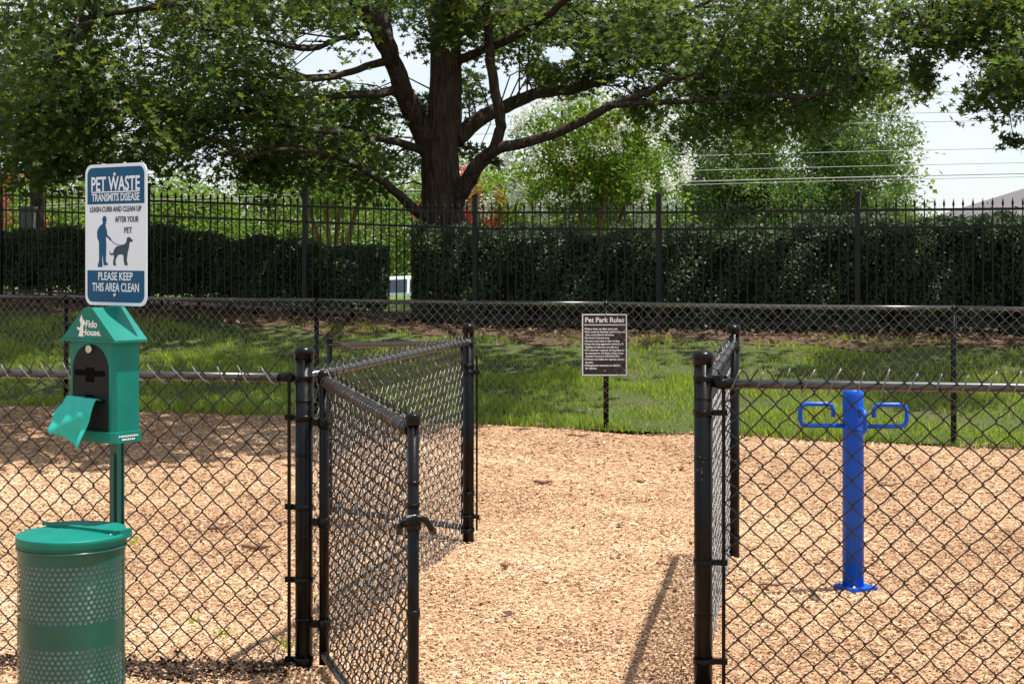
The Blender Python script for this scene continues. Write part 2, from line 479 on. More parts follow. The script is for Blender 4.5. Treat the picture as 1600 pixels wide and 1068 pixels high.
# ------------------------------------------------------------------ wood chips, litter, grass (uncountable)
CHIP_V = [(-0.5, -0.5, -0.25), (0.5, -0.4, -0.25), (0.46, 0.5, -0.1), (-0.5, 0.42, -0.1), (-0.45, -0.1, 0.5), (0.5, 0.05, 0.4)]
CHIP_F = [(0, 1, 5), (0, 5, 4), (4, 5, 2), (4, 2, 3)]
def chips_zone(y0, y1, per_m2, lmin, lmax):
    xl, xr = -0.42 * y1 - 0.6, 0.42 * y1 + 0.6
    n = int((xr - xl) * (y1 - y0) * per_m2)
    X = RNG.uniform(xl, xr, n); Y = RNG.uniform(y0, y1, n)
    keep = (np.abs(X) < 0.42 * Y + 0.6) & (Y < yf(X) + RNG.normal(0.03, 0.13, n))
    X, Y = X[keep], Y[keep]
    n = len(X)
    Z = bumps(X, Y) + RNG.uniform(0.001, 0.014, n)
    nr = np.stack([RNG.normal(0, 0.24, n), RNG.normal(0, 0.24, n), np.ones(n)], 1)
    rot = rot_from(nr, RNG.uniform(0, 6.28, n))
    ln = RNG.uniform(lmin, lmax, n) * np.where(RNG.random(n) < 0.06, 1.8, 1.0)
    sc = np.stack([ln, ln * RNG.uniform(0.16, 0.42, n), RNG.uniform(0.003, 0.009, n)], 1)
    V, F = scatter(CHIP_V, CHIP_F, np.stack([X, Y, Z], 1), rot, sc)
    patch = 0.5 + 0.32 * np.sin(X * 1.1 + 1.3 * np.sin(Y * 0.9)) * np.sin(Y * 0.8 + X * 0.35) + 0.2 * np.sin(X * 3.7 + 2 * np.sin(Y * 2.3)) * np.sin(Y * 3.1 - X) + RNG.normal(0, 0.08, n)
    r = np.clip(RNG.beta(2.0, 1.9, n) * 0.86 + 0.40 * patch - 0.17, 0, 1)
    return V, F, rnd_rep(r, len(CHIP_V))
parts = [chips_zone(5.0, 8.2, 6600, 0.008, 0.030), chips_zone(8.2, 11.5, 3800, 0.010, 0.033), chips_zone(11.5, 20.5, 1300, 0.016, 0.042)]
off = 0; VV, FF, RR = [], [], []
for V, F, r in parts:
    VV.append(V); FF.append(F + off); RR.append(r); off += len(V)
tag(np_mesh('wood_chips', np.concatenate(VV), np.concatenate(FF), 'chip', rnd=np.concatenate(RR)), 'pale tan wood chips covering the dog park floor', 'wood chips', kind='stuff')

def grass_field(n, xr, tr, hmin, hmax, wid, front=False):
    X = RNG.uniform(*xr, n); t = RNG.uniform(*tr, n)
    Y = yf(X) + (yi(X) - yf(X)) * t
    clump = np.sin(X * 2.3 + np.sin(Y * 2.9) * 1.4) * np.sin(Y * 2.1 + np.sin(X * 1.7)) + 0.35 * np.sin(X * 7.1 + Y * 5.3)
    bare = np.clip((t - 0.60) / 0.4, 0, 1)
    keep = RNG.random(n) < np.clip(0.78 + 0.55 * clump - 0.85 * bare, 0.04, 1.0)
    X, Y, t, clump = X[keep], Y[keep], t[keep], clump[keep]
    n = len(X)
    Z = ground(X, Y) + 0.008
    h = RNG.uniform(hmin, hmax, n) * (1.0 + 0.35 * clump) * np.where(t < 0.06, 1.25, 1.0)
    lean = RNG.uniform(0.1, 0.9, n)
    az = RNG.uniform(0, 6.28, n)
    nr = np.stack([np.cos(az) * lean * 0.5, np.sin(az) * lean * 0.5, np.ones(n)], 1)
    rot = rot_from(nr, RNG.uniform(0, 6.28, n))
    sc = np.stack([RNG.uniform(0.6, 1.3, n) * wid, h, h], 1)
    V, F = scatter(BLADE_V, BLADE_F, np.stack([X, Y, Z], 1), rot, sc)
    r = np.clip(RNG.normal(0.45, 0.2, n) + 0.12 * clump + 0.25 * np.clip(t - 0.5, 0, 1) , 0, 1)
    return V, F, rnd_rep(r, len(BLADE_V))
parts = [grass_field(85000, (-9.5, 7.5), (-0.03, 0.5), 0.03, 0.085, 0.010), grass_field(45000, (-9.5, 7.5), (0.35, 0.95), 0.03, 0.085, 0.011)]
off = 0; VV, FF, RR = [], [], []
for V, F, r in parts:
    VV.append(V); FF.append(F + off); RR.append(r); off += len(V)
tag(np_mesh('grass', np.concatenate(VV), np.concatenate(FF), 'grass', rnd=np.concatenate(RR)), 'green grass on the bank between the two fences', 'grass', kind='stuff')

n = 8000
X = RNG.uniform(-11, 8, n); Y = yi(X) + RNG.normal(0.3, 0.6, n)
Z = ground(X, Y) + 0.03
rot = rot_from(np.stack([RNG.normal(0, 0.5, n), RNG.normal(0, 0.5, n), np.ones(n)], 1), RNG.uniform(0, 6.28, n))
V, F = scatter(LEAF2_V, LEAF2_F, np.stack([X, Y, Z], 1), rot, RNG.uniform(0.05, 0.12, n))
tag(np_mesh('leaf_scatter', V, F, 'litter', rnd=rnd_rep(RNG.random(n), 4)), 'brown dry leaves lying under the iron fence', 'leaf litter', kind='stuff')

n = 3600  # dark leaf pieces added to stand in for a shaded strip
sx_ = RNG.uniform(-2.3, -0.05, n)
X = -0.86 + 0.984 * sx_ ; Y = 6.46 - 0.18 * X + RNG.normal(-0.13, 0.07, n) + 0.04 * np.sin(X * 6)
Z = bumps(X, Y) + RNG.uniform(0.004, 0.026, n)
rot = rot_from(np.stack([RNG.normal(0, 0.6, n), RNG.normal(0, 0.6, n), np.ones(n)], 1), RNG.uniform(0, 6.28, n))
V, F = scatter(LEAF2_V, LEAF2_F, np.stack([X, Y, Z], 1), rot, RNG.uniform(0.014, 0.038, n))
tag(np_mesh('leaf_scatter', V, F, 'shade_leaf', rnd=rnd_rep(RNG.random(n), 4)), 'dark leaf pieces added in place of shade along the foot of the left fence run', 'leaf litter', kind='stuff')

n = 420
X = RNG.uniform(-5, 5, n); Y = RNG.uniform(5.6, 15.5, n)
rot = rot_from(np.stack([RNG.normal(0, 0.35, n), RNG.normal(0, 0.35, n), np.ones(n)], 1), RNG.uniform(0, 6.28, n))
V, F = scatter(LEAF2_V, LEAF2_F, np.stack([X, Y, bumps(X, Y) + 0.018], 1), rot, RNG.uniform(0.02, 0.07, n))
tag(np_mesh('leaf_scatter', V, F, 'litter', rnd=rnd_rep(RNG.random(n), 4)), 'stray brown leaves dotted over the wood chips', 'leaf litter', kind='stuff')

# ------------------------------------------------------------------ chain-link
PITCH = 0.0485
def chain_fabric(parent, A, B, z0, z1, mat='wire', r=0.0030, nvec=None, t=0.0065, detail=True, barb=0.028, phase=0, name='wire_mesh', dz0=0.0, dz1=0.0):
    """woven wire between ground points A and B (x, y); dz0/dz1 shift the fabric's height at each end"""
    A = np.array(A, float); B = np.array(B, float)
    Ln = np.linalg.norm(B - A)
    u = np.array([*(B - A) / Ln, 0.0])
    nv = np.array([u[1], -u[0], 0.0])
    W = int(round(Ln / PITCH)) - 1
    p = Ln / (W + 1)
    H = int(round((z1 - z0) / PITCH))
    hs = (z1 - z0) / H
    s_list, z_list, n_list = [], [], []
    i = np.arange(W)
    def bend(j):
        side = (j + i + phase) % 2
        return i * p + side * p + p * 0.5 * 0 + np.where(side == 1, 0.0035, -0.0035), np.full(W, z0 + j * hs)
    # bottom hook
    sub = (0.16, 0.5, 0.84) if detail else ()
    for j in range(H):
        s0, za = bend(j); s1, zb = bend(j + 1)
        dirn = np.where((j + i + phase) % 2 == 0, 1.0, -1.0)
        s_list.append(s0); z_list.append(za); n_list.append(np.zeros(W))
        for q in sub:
            s_list.append(s0 + (s1 - s0) * q); z_list.append(za + (zb - za) * q)
            n_list.append(dirn * t * (1.0 if q == 0.5 else 0.8))
    s1, zb = bend(H)
    s_list.append(s1); z_list.append(zb); n_list.append(np.zeros(W))
    if barb > 0:
        d = np.where((H + i + phase) % 2 == 1, 1.0, -1.0)
        s_list.append(s1 + d * barb * 0.55); z_list.append(zb + barb * 0.8); n_list.append(np.full(W, 0.004))
        s_list.append(s1 + d * barb * 1.0); z_list.append(zb + barb * 1.35); n_list.append(np.full(W, 0.010))
    S = np.stack(s_list, 1) + p * 0.25
    Zz = np.stack(z_list, 1); Nn = np.stack(n_list, 1)
    Zz = Zz + dz0 + (dz1 - dz0) * (S / Ln)
    jit = 0.0018
    S = S + RNG.normal(0, jit, S.shape); Nn = Nn + RNG.normal(0, 0.0012, Nn.shape)
    Zz = Zz + RNG.normal(0, jit, S.shape)
    P = A[0] + S * u[0] + Nn * nv[0], A[1] + S * u[1] + Nn * nv[1], Zz
    P = np.stack(P, 2)                      # (W, m, 3)
    T = np.empty_like(P)
    T[:, 1:-1] = P[:, 2:] - P[:, :-2]
    T[:, 0] = P[:, 1] - P[:, 0]; T[:, -1] = P[:, -1] - P[:, -2]
    T /= np.linalg.norm(T, axis=2, keepdims=True)
    Bv = np.cross(T, nv[None, None]); Bv /= np.linalg.norm(Bv, axis=2, keepdims=True)
    N2 = np.cross(Bv, T)
    k = 5 if detail else 4
    ang = np.arange(k) * 2 * np.pi / k + 0.4
    V = P[:, :, None] + r * (np.cos(ang)[None, None, :, None] * Bv[:, :, None] + np.sin(ang)[None, None, :, None] * N2[:, :, None])
    m = P.shape[1]
    idx = np.arange(W * m * k).reshape(W, m, k)
    a = idx[:, :-1]; b = idx[:, 1:]
    F = np.stack([a, np.roll(a, -1, 2), np.roll(b, -1, 2), b], 3).reshape(-1, 4)
    o = np_mesh(name, V.reshape(-1, 3), F, mat, parent, smooth=True)
    o['kind'] = 'stuff'
    return o

def post(parent, x, y, top, rad, z0=-0.12, cap=True, mat='black', name='post', capflat=False):
    mb = MB().lathe((x, y, 0), [(rad, z0), (rad, top - 0.03)], 18)
    o = mb.build(name, mat, parent)
    if cap:
        c = rad + 0.006
        if capflat:
            prof = [(c, top - 0.035), (c, top - 0.004), (c - 0.004, top), (0, top)]
        else:
            prof = [(c, top - 0.055), (c, top - 0.034), (c + 0.003, top - 0.032), (c + 0.003, top - 0.024), (c * 0.94, top - 0.012), (c * 0.7, top - 0.003), (c * 0.35, top), (0, top + 0.001)]
        MB().lathe((x, y, 0), prof, 18).build('cap', mat, o)
    return o

def band(parent, post_o, x, y, z, rad, dirx, diry, reach, mat='black', h=0.022):
    """clamp round a post with a bolted tongue reaching to the tension bar"""
    mb = MB().lathe((x, y, z), [(rad + 0.004, -h / 2), (rad + 0.004, h / 2)], 18)
    d = Vector((dirx, diry, 0)).normalized()
    pd = Vector((-d.y, d.x, 0))
    c = Vector((x, y, z)) + d * (rad + reach / 2)
    mb.obox(c, d * (reach / 2 + 0.004), pd * 0.008, Vector((0, 0, h / 2)))
    c2 = Vector((x, y, z)) + d * (rad + reach * 0.55)
    mb.tube([c2 - pd * 0.02, c2 + pd * 0.02], 0.006, 6)
    return mb.build('clamp_band', mat, post_o)

def rail(parent, a, b, r=0.0185, n=5, mat='rail', name='top_rail', sag=0.0):
    pts = []
    for i in range(n + 1):
        t = i / n
        pts.append((a[0] + (b[0] - a[0]) * t, a[1] + (b[1] - a[1]) * t, a[2] + (b[2] - a[2]) * t - sag * 4 * t * (1 - t)))
    return MB().tube(pts, r, 14).build(name, mat, parent)

def ties(parent, a, b, n, r=0.0235, mat='black'):
    a, b = Vector(a), Vector(b)
    d = (b - a).normalized()
    side = Vector((d.y, -d.x, 0)).normalized(); up = side.cross(d)
    for i in range(n):
        c = a + (b - a) * ((i + 0.6) / n)
        pts = [c + d * (0.008 * (q / 12.0)) + side * math.cos(q / 12 * 6.28) * r + up * math.sin(q / 12 * 6.28) * r for q in range(13)]
        MB().tube(pts, 0.0022, 5).build('wire_tie', mat, parent)

RH = 1.215
def line_y(X): return 6.46 - 0.18 * X
PL = (-0.860, 6.615); PR = (0.756, 6.324)          # front gate posts
BL = (-0.2595, 9.54); BR = (1.254, 9.06)           # back gate posts
ux, uy = 0.984, -0.177                              # along the front fence

def offs(p, d): return (p[0] + ux * d, p[1] + uy * d)

def rail_wraps(parent, a, b, rr, mat, slant=0.03, step=PITCH, r=0.0032):
    a, b = Vector(a), Vector(b)
    d = (b - a).normalized()
    side = Vector((d.y, -d.x, 0)).normalized(); up = side.cross(d)
    if up.z < 0: up = -up
    n_ = int((b - a).length / step)
    mb = MB()
    for i in range(n_):
        c = a + (b - a) * ((i + 0.5) / n_)
        R_ = rr + r + random.uniform(0.001, 0.006)
        pts = []
        for q in range(7):
            th = R(-50 + 280 * q / 6)
            pts.append(c + d * (slant * (q / 6 - 0.5)) + side * math.cos(th) * R_ + up * math.sin(th) * R_ * random.uniform(1.0, 1.12))
        mb.tube(pts, r, 5)
    o = mb.build('wrapped_wire_ends', mat, parent)
    o['kind'] = 'stuff'

# front fence, left run
Lf = thing('chain_link_fence', (PL[0], PL[1], 0), 'black chain link fence run behind the green bin, ending at the hinged gate post', 'fence', 'front fence runs')
po = post(Lf, *PL, 1.345, 0.0365, name='gate_post')
far_l = offs(PL, -3.4)
e = offs(PL, -0.055)
rail(Lf, (far_l[0], far_l[1], RH), (e[0], e[1], RH), n=6)
MB().tube([(e[0] - 0.05, e[1] + 0.009, RH), (e[0], e[1], RH), (e[0] + 0.018, e[1] - 0.003, RH)], [0.023, 0.023, 0.012], 12).build('rail_end_cup', 'black', Lf)
tb = offs(PL, -0.062)
MB().obox((tb[0], tb[1] - 0.012, 0.63), (0.007, 0, 0), (0, 0.004, 0), (0, 0, 0.60)).build('tension_bar', 'black', Lf)
for z in (1.215, 1.05, 0.68, 0.38, 0.05):
    band(Lf, po, *PL, z, 0.0365, -ux, -uy, 0.04)
for z in (1.12, 0.90, 0.56, 0.22):
    MB().lathe((PL[0], PL[1], z), [(0.0385, -0.005), (0.0385, 0.005)], 18).build('wire_wrap', 'black', po)
fa, fb = offs(PL, -3.4), offs(PL, -0.06)
nrm = (-0.177 * 0.022, -0.984 * 0.022)
chain_fabric(Lf, (fa[0] + nrm[0], fa[1] + nrm[1]), (fb[0] + nrm[0], fb[1] + nrm[1]), 0.02, 1.235, 'wire', r=0.0031)
ties(Lf, (far_l[0], far_l[1], RH), (e[0], e[1], RH), 6)
pp = offs(PL, -3.2)
post(Lf, pp[0], pp[1] + 0.03, RH - 0.02, 0.03, name='line_post')

def cut_ends(parent, A, B, z, tilt0):
    A = Vector((A[0], A[1], 0)); B = Vector((B[0], B[1], 0))
    d = (B - A).normalized(); nv = Vector((d.y, -d.x, 0))
    n_ = int((B - A).length / (2 * PITCH))
    mb = MB()
    for i in range(n_):
        c = A + d * ((i + 0.5) * 2 * PITCH + random.uniform(-0.006, 0.006))
        j = random.uniform(0.55, 1.0); tilt = tilt0 * random.uniform(0.6, 1.25)
        mb.tube([c + Vector((0, 0, z + 0.052 * j)) - d * 0.040 * tilt * j + nv * 0.006, c + Vector((0, 0, z + 0.020)) - d * 0.014 * tilt + nv * 0.014, c + Vector((0, 0, z - 0.022)) + d * 0.022 * tilt + nv * 0.014, c + Vector((0, 0, z - 0.055 * j)) + d * 0.044 * tilt + nv * 0.004], [0.0036, 0.0030, 0.0030, 0.0028], 5)
    o = mb.build('cut_wire_ends', 'wire_end', parent)
    o['kind'] = 'stuff'
cut_ends(Lf, (fa[0] + nrm[0] * 1.3, fa[1] + nrm[1] * 1.3), (fb[0] + nrm[0] * 1.3, fb[1] + nrm[1] * 1.3), 1.222, 1)

# front fence, right run
Rf = thing('chain_link_fence', (PR[0], PR[1], 0), 'black chain link fence run in front of the blue post, right of the entry', 'fence', 'front fence runs')
po = post(Rf, *PR, 1.345, 0.0365, name='gate_post')
far_r = offs(PR, 3.2)
e = offs(PR, 0.062)
rail(Rf, (e[0], e[1], RH), (far_r[0], far_r[1], RH), n=6)
MB().tube([(e[0] - 0.03, e[1] + 0.005, RH), (e[0], e[1], RH), (e[0] + 0.05, e[1] - 0.009, RH)], [0.012, 0.023, 0.023], 12).build('rail_end_cup', 'black', Rf)
tb = offs(PR, 0.078)
MB().obox((tb[0], tb[1] - 0.012, 0.61), (0.007, 0, 0), (0, 0.004, 0), (0, 0, 0.585)).build('tension_bar', 'black', Rf)
for z in (1.235, 1.10, 0.51, 0.12):
    band(Rf, po, *PR, z, 0.0365, ux, uy, 0.055)
for z in (1.155, 0.92, 0.62, 0.30):
    MB().lathe((PR[0], PR[1], z), [(0.0380, -0.004), (0.0380, 0.004)], 18).build('wire_wrap', 'black', po)
fa, fb = offs(PR, 0.075), offs(PR, 3.2)
chain_fabric(Rf, (fa[0] + nrm[0], fa[1] + nrm[1]), (fb[0] + nrm[0], fb[1] + nrm[1]), 0.02, 1.235, 'wire', r=0.0031, phase=1)
cut_ends(Rf, (fa[0] + nrm[0] * 1.3, fa[1] + nrm[1] * 1.3), (fb[0] + nrm[0] * 1.3, fb[1] + nrm[1] * 1.3), 1.232, -0.55)
ties(Rf, (e[0], e[1], RH), (far_r[0], far_r[1], RH), 6)
pp = offs(PR, 3.1)
post(Rf, pp[0], pp[1] + 0.03, RH - 0.02, 0.03, name='line_post')
for q in range(5):
    sm = MB()
    zz = 0.93 - q * 0.022 + random.uniform(-0.006, 0.006)
    aa = R(250 + random.uniform(-14, 14))
    sm.obox((PR[0] + 0.0366 * math.cos(aa), PR[1] + 0.0366 * math.sin(aa), zz), Vector((-math.sin(aa), math.cos(aa), 0)) * random.uniform(0.002, 0.006), Vector((math.cos(aa), math.sin(aa), 0)) * 0.0008, (0, 0, random.uniform(0.002, 0.006)))
    sm.build('paint_chip', 'wire_grey', po)

# passage side, left: from the left gate post back to the far post
S1 = thing('passage_fence', (BL[0], BL[1], 0), 'chain link side panel of the entry passage behind the open gate', 'fence', 'entry passage panels')
po = post(S1, *BL, 1.31, 0.033, name='end_post')
dl = Vector((BL[0] - PL[0], BL[1] - PL[1], 0)); ll = dl.length; dl.normalize()
a = (PL[0] + dl.x * 0.05, PL[1] + dl.y * 0.05); b = (BL[0] - dl.x * 0.045, BL[1] - dl.y * 0.045)
rail(S1, (a[0], a[1], 1.215), (b[0], b[1], 1.20), n=6)
sn = Vector((-dl.y, dl.x, 0)) * 0.022
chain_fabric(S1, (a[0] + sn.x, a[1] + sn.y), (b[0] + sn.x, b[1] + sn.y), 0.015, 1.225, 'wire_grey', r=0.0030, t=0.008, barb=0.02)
for z in (1.19, 1.06, 0.30, 0.08):
    band(S1, po, *BL, z, 0.033, -dl.x, -dl.y, 0.035)
band(S1, po, *BL, 1.02, 0.033, ux, uy, 0.03)
band(S1, po, *BL, 0.16, 0.033, ux, uy, 0.03)
MB().obox((BL[0] + 0.05, BL[1] - 0.012, 0.60), (0.006, 0, 0), (0, 0.006, 0), (0, 0, 0.52)).build('stop_bar', 'black', S1)

rail_wraps(S1, (a[0], a[1], 1.215), (b[0], b[1], 1.20), 0.0185, 'wire_grey', 0.03, PITCH * 2, r=0.0026)

# passage side, right
S2 = thing('passage_fence', (BR[0], BR[1], 0), 'chain link side panel of the entry passage seen edge on behind the right gate post', 'fence', 'entry passage panels')
po = post(S2, *BR, 1.325, 0.034, name='end_post')
dr = Vector((BR[0] - PR[0], BR[1] - PR[1], 0)); dr.normalize()
a = (PR[0] + dr.x * 0.05 + 0.02, PR[1] + dr.y * 0.05); b = (BR[0] - dr.x * 0.045, BR[1] - dr.y * 0.045)
rail(S2, (a[0], a[1], 1.225), (b[0], b[1], 1.215), n=6)
ties(S2, (a[0], a[1], 1.225), (b[0], b[1], 1.215), 5)
sn = Vector((-dr.y, dr.x, 0)) * 0.024
chain_fabric(S2, (a[0] + sn.x, a[1] + sn.y), (b[0] + sn.x, b[1] + sn.y), 0.015, 1.24, 'wire_grey', r=0.0030, t=0.008)
for z in (1.19, 0.95, 0.55, 0.12):
    band(S2, po, *BR, z, 0.034, -dr.x, -dr.y, 0.035)

# open front gate leaf
GH = (-0.775, 6.600); GF = (-0.310, 5.020)
G1 = thing('gate_leaf', (GH[0], GH[1], 0), 'open chain link gate leaf swung towards the viewer with fork latch on its end', 'gate')
dg = Vector((GF[0] - GH[0], GF[1] - GH[1], 0)).normalized()
post(G1, *GH, 1.247, 0.021, z0=0.035, name='hinge_stile')
fo = post(G1, *GF, 1.226, 0.0185, z0=0.035, name='latch_stile', capflat=True)
rail(G1, (GH[0], GH[1], 1.200), (GF[0] - dg.x * 0.02, GF[1] - dg.y * 0.02, 1.172), r=0.0175)
rail(G1, (GH[0], GH[1], 0.075), (GF[0] - dg.x * 0.02, GF[1] - dg.y * 0.02, 0.075), r=0.0175, name='bottom_rail')
MB().tube([(GF[0] - dg.x * 0.10, GF[1] - dg.y * 0.10, 1.174), (GF[0] - dg.x * 0.015, GF[1] - dg.y * 0.015, 1.172)], 0.0225, 14).build('corner_elbow', 'black', G1)
sn = Vector((-dg.y, dg.x, 0)) * 0.017
chain_fabric(G1, (GH[0] + dg.x * 0.02 + sn.x, GH[1] + dg.y * 0.02 + sn.y), (GF[0] - dg.x * 0.03 + sn.x, GF[1] - dg.y * 0.03 + sn.y), 0.06, 1.222, 'wire', r=0.0033, t=0.010, dz1=-0.025, barb=0.02)
for z in (1.03, 0.62, 0.20):                       # hinges clamp stile and post together
    mb = MB().lathe((GH[0], GH[1], z), [(0.026, -0.02), (0.026, 0.02)], 14)
    mid = ((GH[0] + PL[0]) / 2, (GH[1] + PL[1]) / 2, z)
    mb.obox(mid, (0.028, 0, 0), (0, 0.010, 0), (0, 0, 0.014))
    mb.build('hinge', 'black', G1)
lt = MB()
c = Vector((GF[0], GF[1], 0.885))
lt.lathe((c.x, c.y, c.z), [(0.026, -0.02), (0.026, 0.02)], 16)
MB().lathe((c.x, c.y, c.z + 0.055), [(0.0225, -0.006), (0.0225, 0.006)], 16).build('collar', 'black', fo)
lo = lt.build('fork_latch', 'black', G1)
arc = [c + Vector((-0.030, -0.030, 0.005)), c + Vector((0.02, -0.045, 0.022)), c + Vector((0.040, -0.026, 0.012)), c + Vector((0.056, 0.0, -0.018)), c + Vector((0.062, 0.02, -0.034))]
MB().tube(arc, [0.010, 0.012, 0.011, 0.010, 0.012], 8).build('latch_fork', 'black', lo)
arc = [c + Vector((-0.030, -0.030, 0.0)), c + Vector((-0.045, 0.01, -0.015)), c + Vector((-0.045, 0.03, -0.035))]
MB().tube(arc, [0.010, 0.011, 0.012], 8).build('latch_fork', 'black', lo)
MB().tube([c + Vector((-0.02, -0.03, 0.022)), c + Vector((0.025, -0.033, 0.026))], 0.006, 8).build('bolt', 'steel', lo)
MB().lathe((GF[0], GF[1], 0.60), [(0.0195, -0.012), (0.0225, -0.010), (0.0225, 0.010), (0.0195, 0.012)], 16).build('collar', 'black', fo)
MB().lathe((GF[0], GF[1], 1.01), [(0.0192, -0.006), (0.0208, -0.004), (0.0208, 0.004), (0.0192, 0.006)], 16).build('collar', 'black', fo)

rail_wraps(G1, (GH[0], GH[1], 1.200), (GF[0] - dg.x * 0.03, GF[1] - dg.y * 0.03, 1.172), 0.0175, 'wire_grey', 0.055, r=0.0027)

# open back gate leaf
HB = (BL[0] - 0.03, BL[1] + 0.05); HE = (-1.173, 10.29)
G2 = thing('gate_leaf', (HB[0], HB[1], 0), 'farther chain link gate leaf folded back behind the passage panel, level top rail', 'gate')
post(G2, *HE, 1.185, 0.018, z0=0.05, name='latch_stile', capflat=True)
post(G2, *HB, 1.20, 0.018, z0=0.05, name='hinge_stile', capflat=True)
rail(G2, (HB[0], HB[1], 1.185), (HE[0], HE[1], 1.14), r=0.018)
rail(G2, (HB[0], HB[1], 0.085), (HE[0], HE[1], 0.085), r=0.018, name='bottom_rail')
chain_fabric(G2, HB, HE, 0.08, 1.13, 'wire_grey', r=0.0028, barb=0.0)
MB().lathe(((HB[0] + HE[0]) / 2 + 0.14, (HB[1] + HE[1]) / 2, 0.05), [(0.02, -0.04), (0.02, 0.06)], 10).build('drop_rod', 'black', G2)

# far chain-link fence along the grass
FX = [-8.2, -5.01, -2.05, 0.917, 3.97, 7.2]
F1 = thing('chain_link_fence', (0.917, yf(0.917), 0), 'long low chain link fence along the edge of the grass bank', 'fence')
FR = 1.235
for k, X in enumerate(FX):
    o = MB().lathe((X, yf(X), 0), [(0.026, -0.1), (0.026, FR - 0.02)], 14).build('post', 'black', F1)
    MB().lathe((X, yf(X), FR - 0.03), [(0.030, -0.04), (0.030, 0.02), (0.022, 0.045), (0.006, 0.05), (0.006, 0.065), (0, 0.066)], 12).build('cap', 'black', o)
for k in range(len(FX) - 1):
    rail(F1, (FX[k], yf(FX[k]), FR), (FX[k + 1], yf(FX[k + 1]), FR), r=0.021, n=4, sag=0.008)
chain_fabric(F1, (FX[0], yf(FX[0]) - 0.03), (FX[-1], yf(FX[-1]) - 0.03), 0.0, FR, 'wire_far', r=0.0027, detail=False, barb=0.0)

# ------------------------------------------------------------------ iron picket fence
IX0, IX1 = -11.5, 7.6
du = math.hypot(1, 0.342)
I1 = thing('iron_fence', (0, yi(0), gz(0, yi(0))), 'tall black iron picket fence in front of the clipped hedges', 'fence')
def ipt(s):                      # s = metres along the line from the post at image x 743
    X = -0.497 + s / du
    return X, yi(X)
PAN = 2.56
posts_s = [k * PAN for k in range(-4, 4)]
pk = MB()
pk.add([(-0.008, -0.008, 0.10), (0.008, -0.008, 0.10), (0.008, 0.008, 0.10), (-0.008, 0.008, 0.10), (-0.008, -0.008, 1.64), (0.008, -0.008, 1.64), (0.008, 0.008, 1.64), (-0.008, 0.008, 1.64)],
       [(0, 3, 2, 1), (0, 1, 5, 4), (1, 2, 6, 5), (2, 3, 7, 6), (3, 0, 4, 7)])
pk.add([(-0.008, -0.008, 1.64), (0.008, -0.008, 1.64), (0.008, 0.008, 1.64), (-0.008, 0.008, 1.64), (-0.015, -0.015, 1.665), (0.015, -0.015, 1.665), (0.015, 0.015, 1.665), (-0.015, 0.015, 1.665), (0, 0, 1.745)],
       [(0, 1, 5, 4), (1, 2, 6, 5), (2, 3, 7, 6), (3, 0, 4, 7), (4, 5, 8), (5, 6, 8), (6, 7, 8), (7, 4, 8)])
pick0 = None
ang = math.atan2(-0.342, 1)
def rail_iron(a, b, za, zb, h=0.016, w=0.013):
    mb = MB()
    d = Vector((b[0] - a[0], b[1] - a[1], 0)).normalized() * w
    q = Vector((-d.y, d.x, 0))
    vs = []
    for (p, z) in ((a, za), (b, zb)):
        for sx, sz in ((-1, -1), (1, -1), (1, 1), (-1, 1)):
            vs.append((p[0] + q.x * sx, p[1] + q.y * sx, z + sz * h))
    mb.add(vs, [(0, 1, 2, 3), (7, 6, 5, 4), (0, 4, 5, 1), (1, 5, 6, 2), (2, 6, 7, 3), (3, 7, 4, 0)])
    return mb.build('rail', 'iron', I1)
loc0 = I1.location.copy()
for k, s in enumerate(posts_s):
    x, y = ipt(s)
    g = gz(x, y)
    c, sn_ = math.cos(ang), math.sin(ang)
    mb = MB()
    w = 0.033
    for (z0_, z1_, ww) in ((-0.2, 1.80, w), (1.80, 1.835, w + 0.008)):
        mb.obox((x, y, g + (z0_ + z1_) / 2), Vector((c, sn_, 0)) * ww, Vector((-sn_, c, 0)) * ww, (0, 0, (z1_ - z0_) / 2))
    o = mb.build('post', 'iron', I1)
    MB().add([(x + (c * i - sn_ * j) * (w + 0.004), y + (sn_ * i + c * j) * (w + 0.004), g + 1.837) for i, j in ((-1, -1), (1, -1), (1, 1), (-1, 1))] + [(x, y, g + 1.862)],
             [(0, 1, 4), (1, 2, 4), (2, 3, 4), (3, 0, 4)]).build('cap', 'iron', o)
    if k == len(posts_s) - 1:
        break
    x2, y2 = ipt(posts_s[k + 1]); g2 = gz(x2, y2)
    for hh in (1.60, 1.38, 0.17):
        rail_iron((x, y), (x2, y2), g + hh, g2 + hh)
    npk = 21
    for q in range(1, npk + 1):
        t = q / (npk + 1)
        px, py = x + (x2 - x) * t, y + (y2 - y) * t
        gg = g + (g2 - g) * t
        if pick0 is None:
            pick0 = pk.build('picket', 'iron', None)
            o = pick0
        else:
            o = pick0.copy()
            COL.objects.link(o)
        o.parent = I1
        o.location = (px - loc0.x, py - loc0.y, gg - loc0.z + random.uniform(-0.004, 0.004))
        o.rotation_euler = (random.uniform(-0.004, 0.004), random.uniform(-0.004, 0.004), ang)

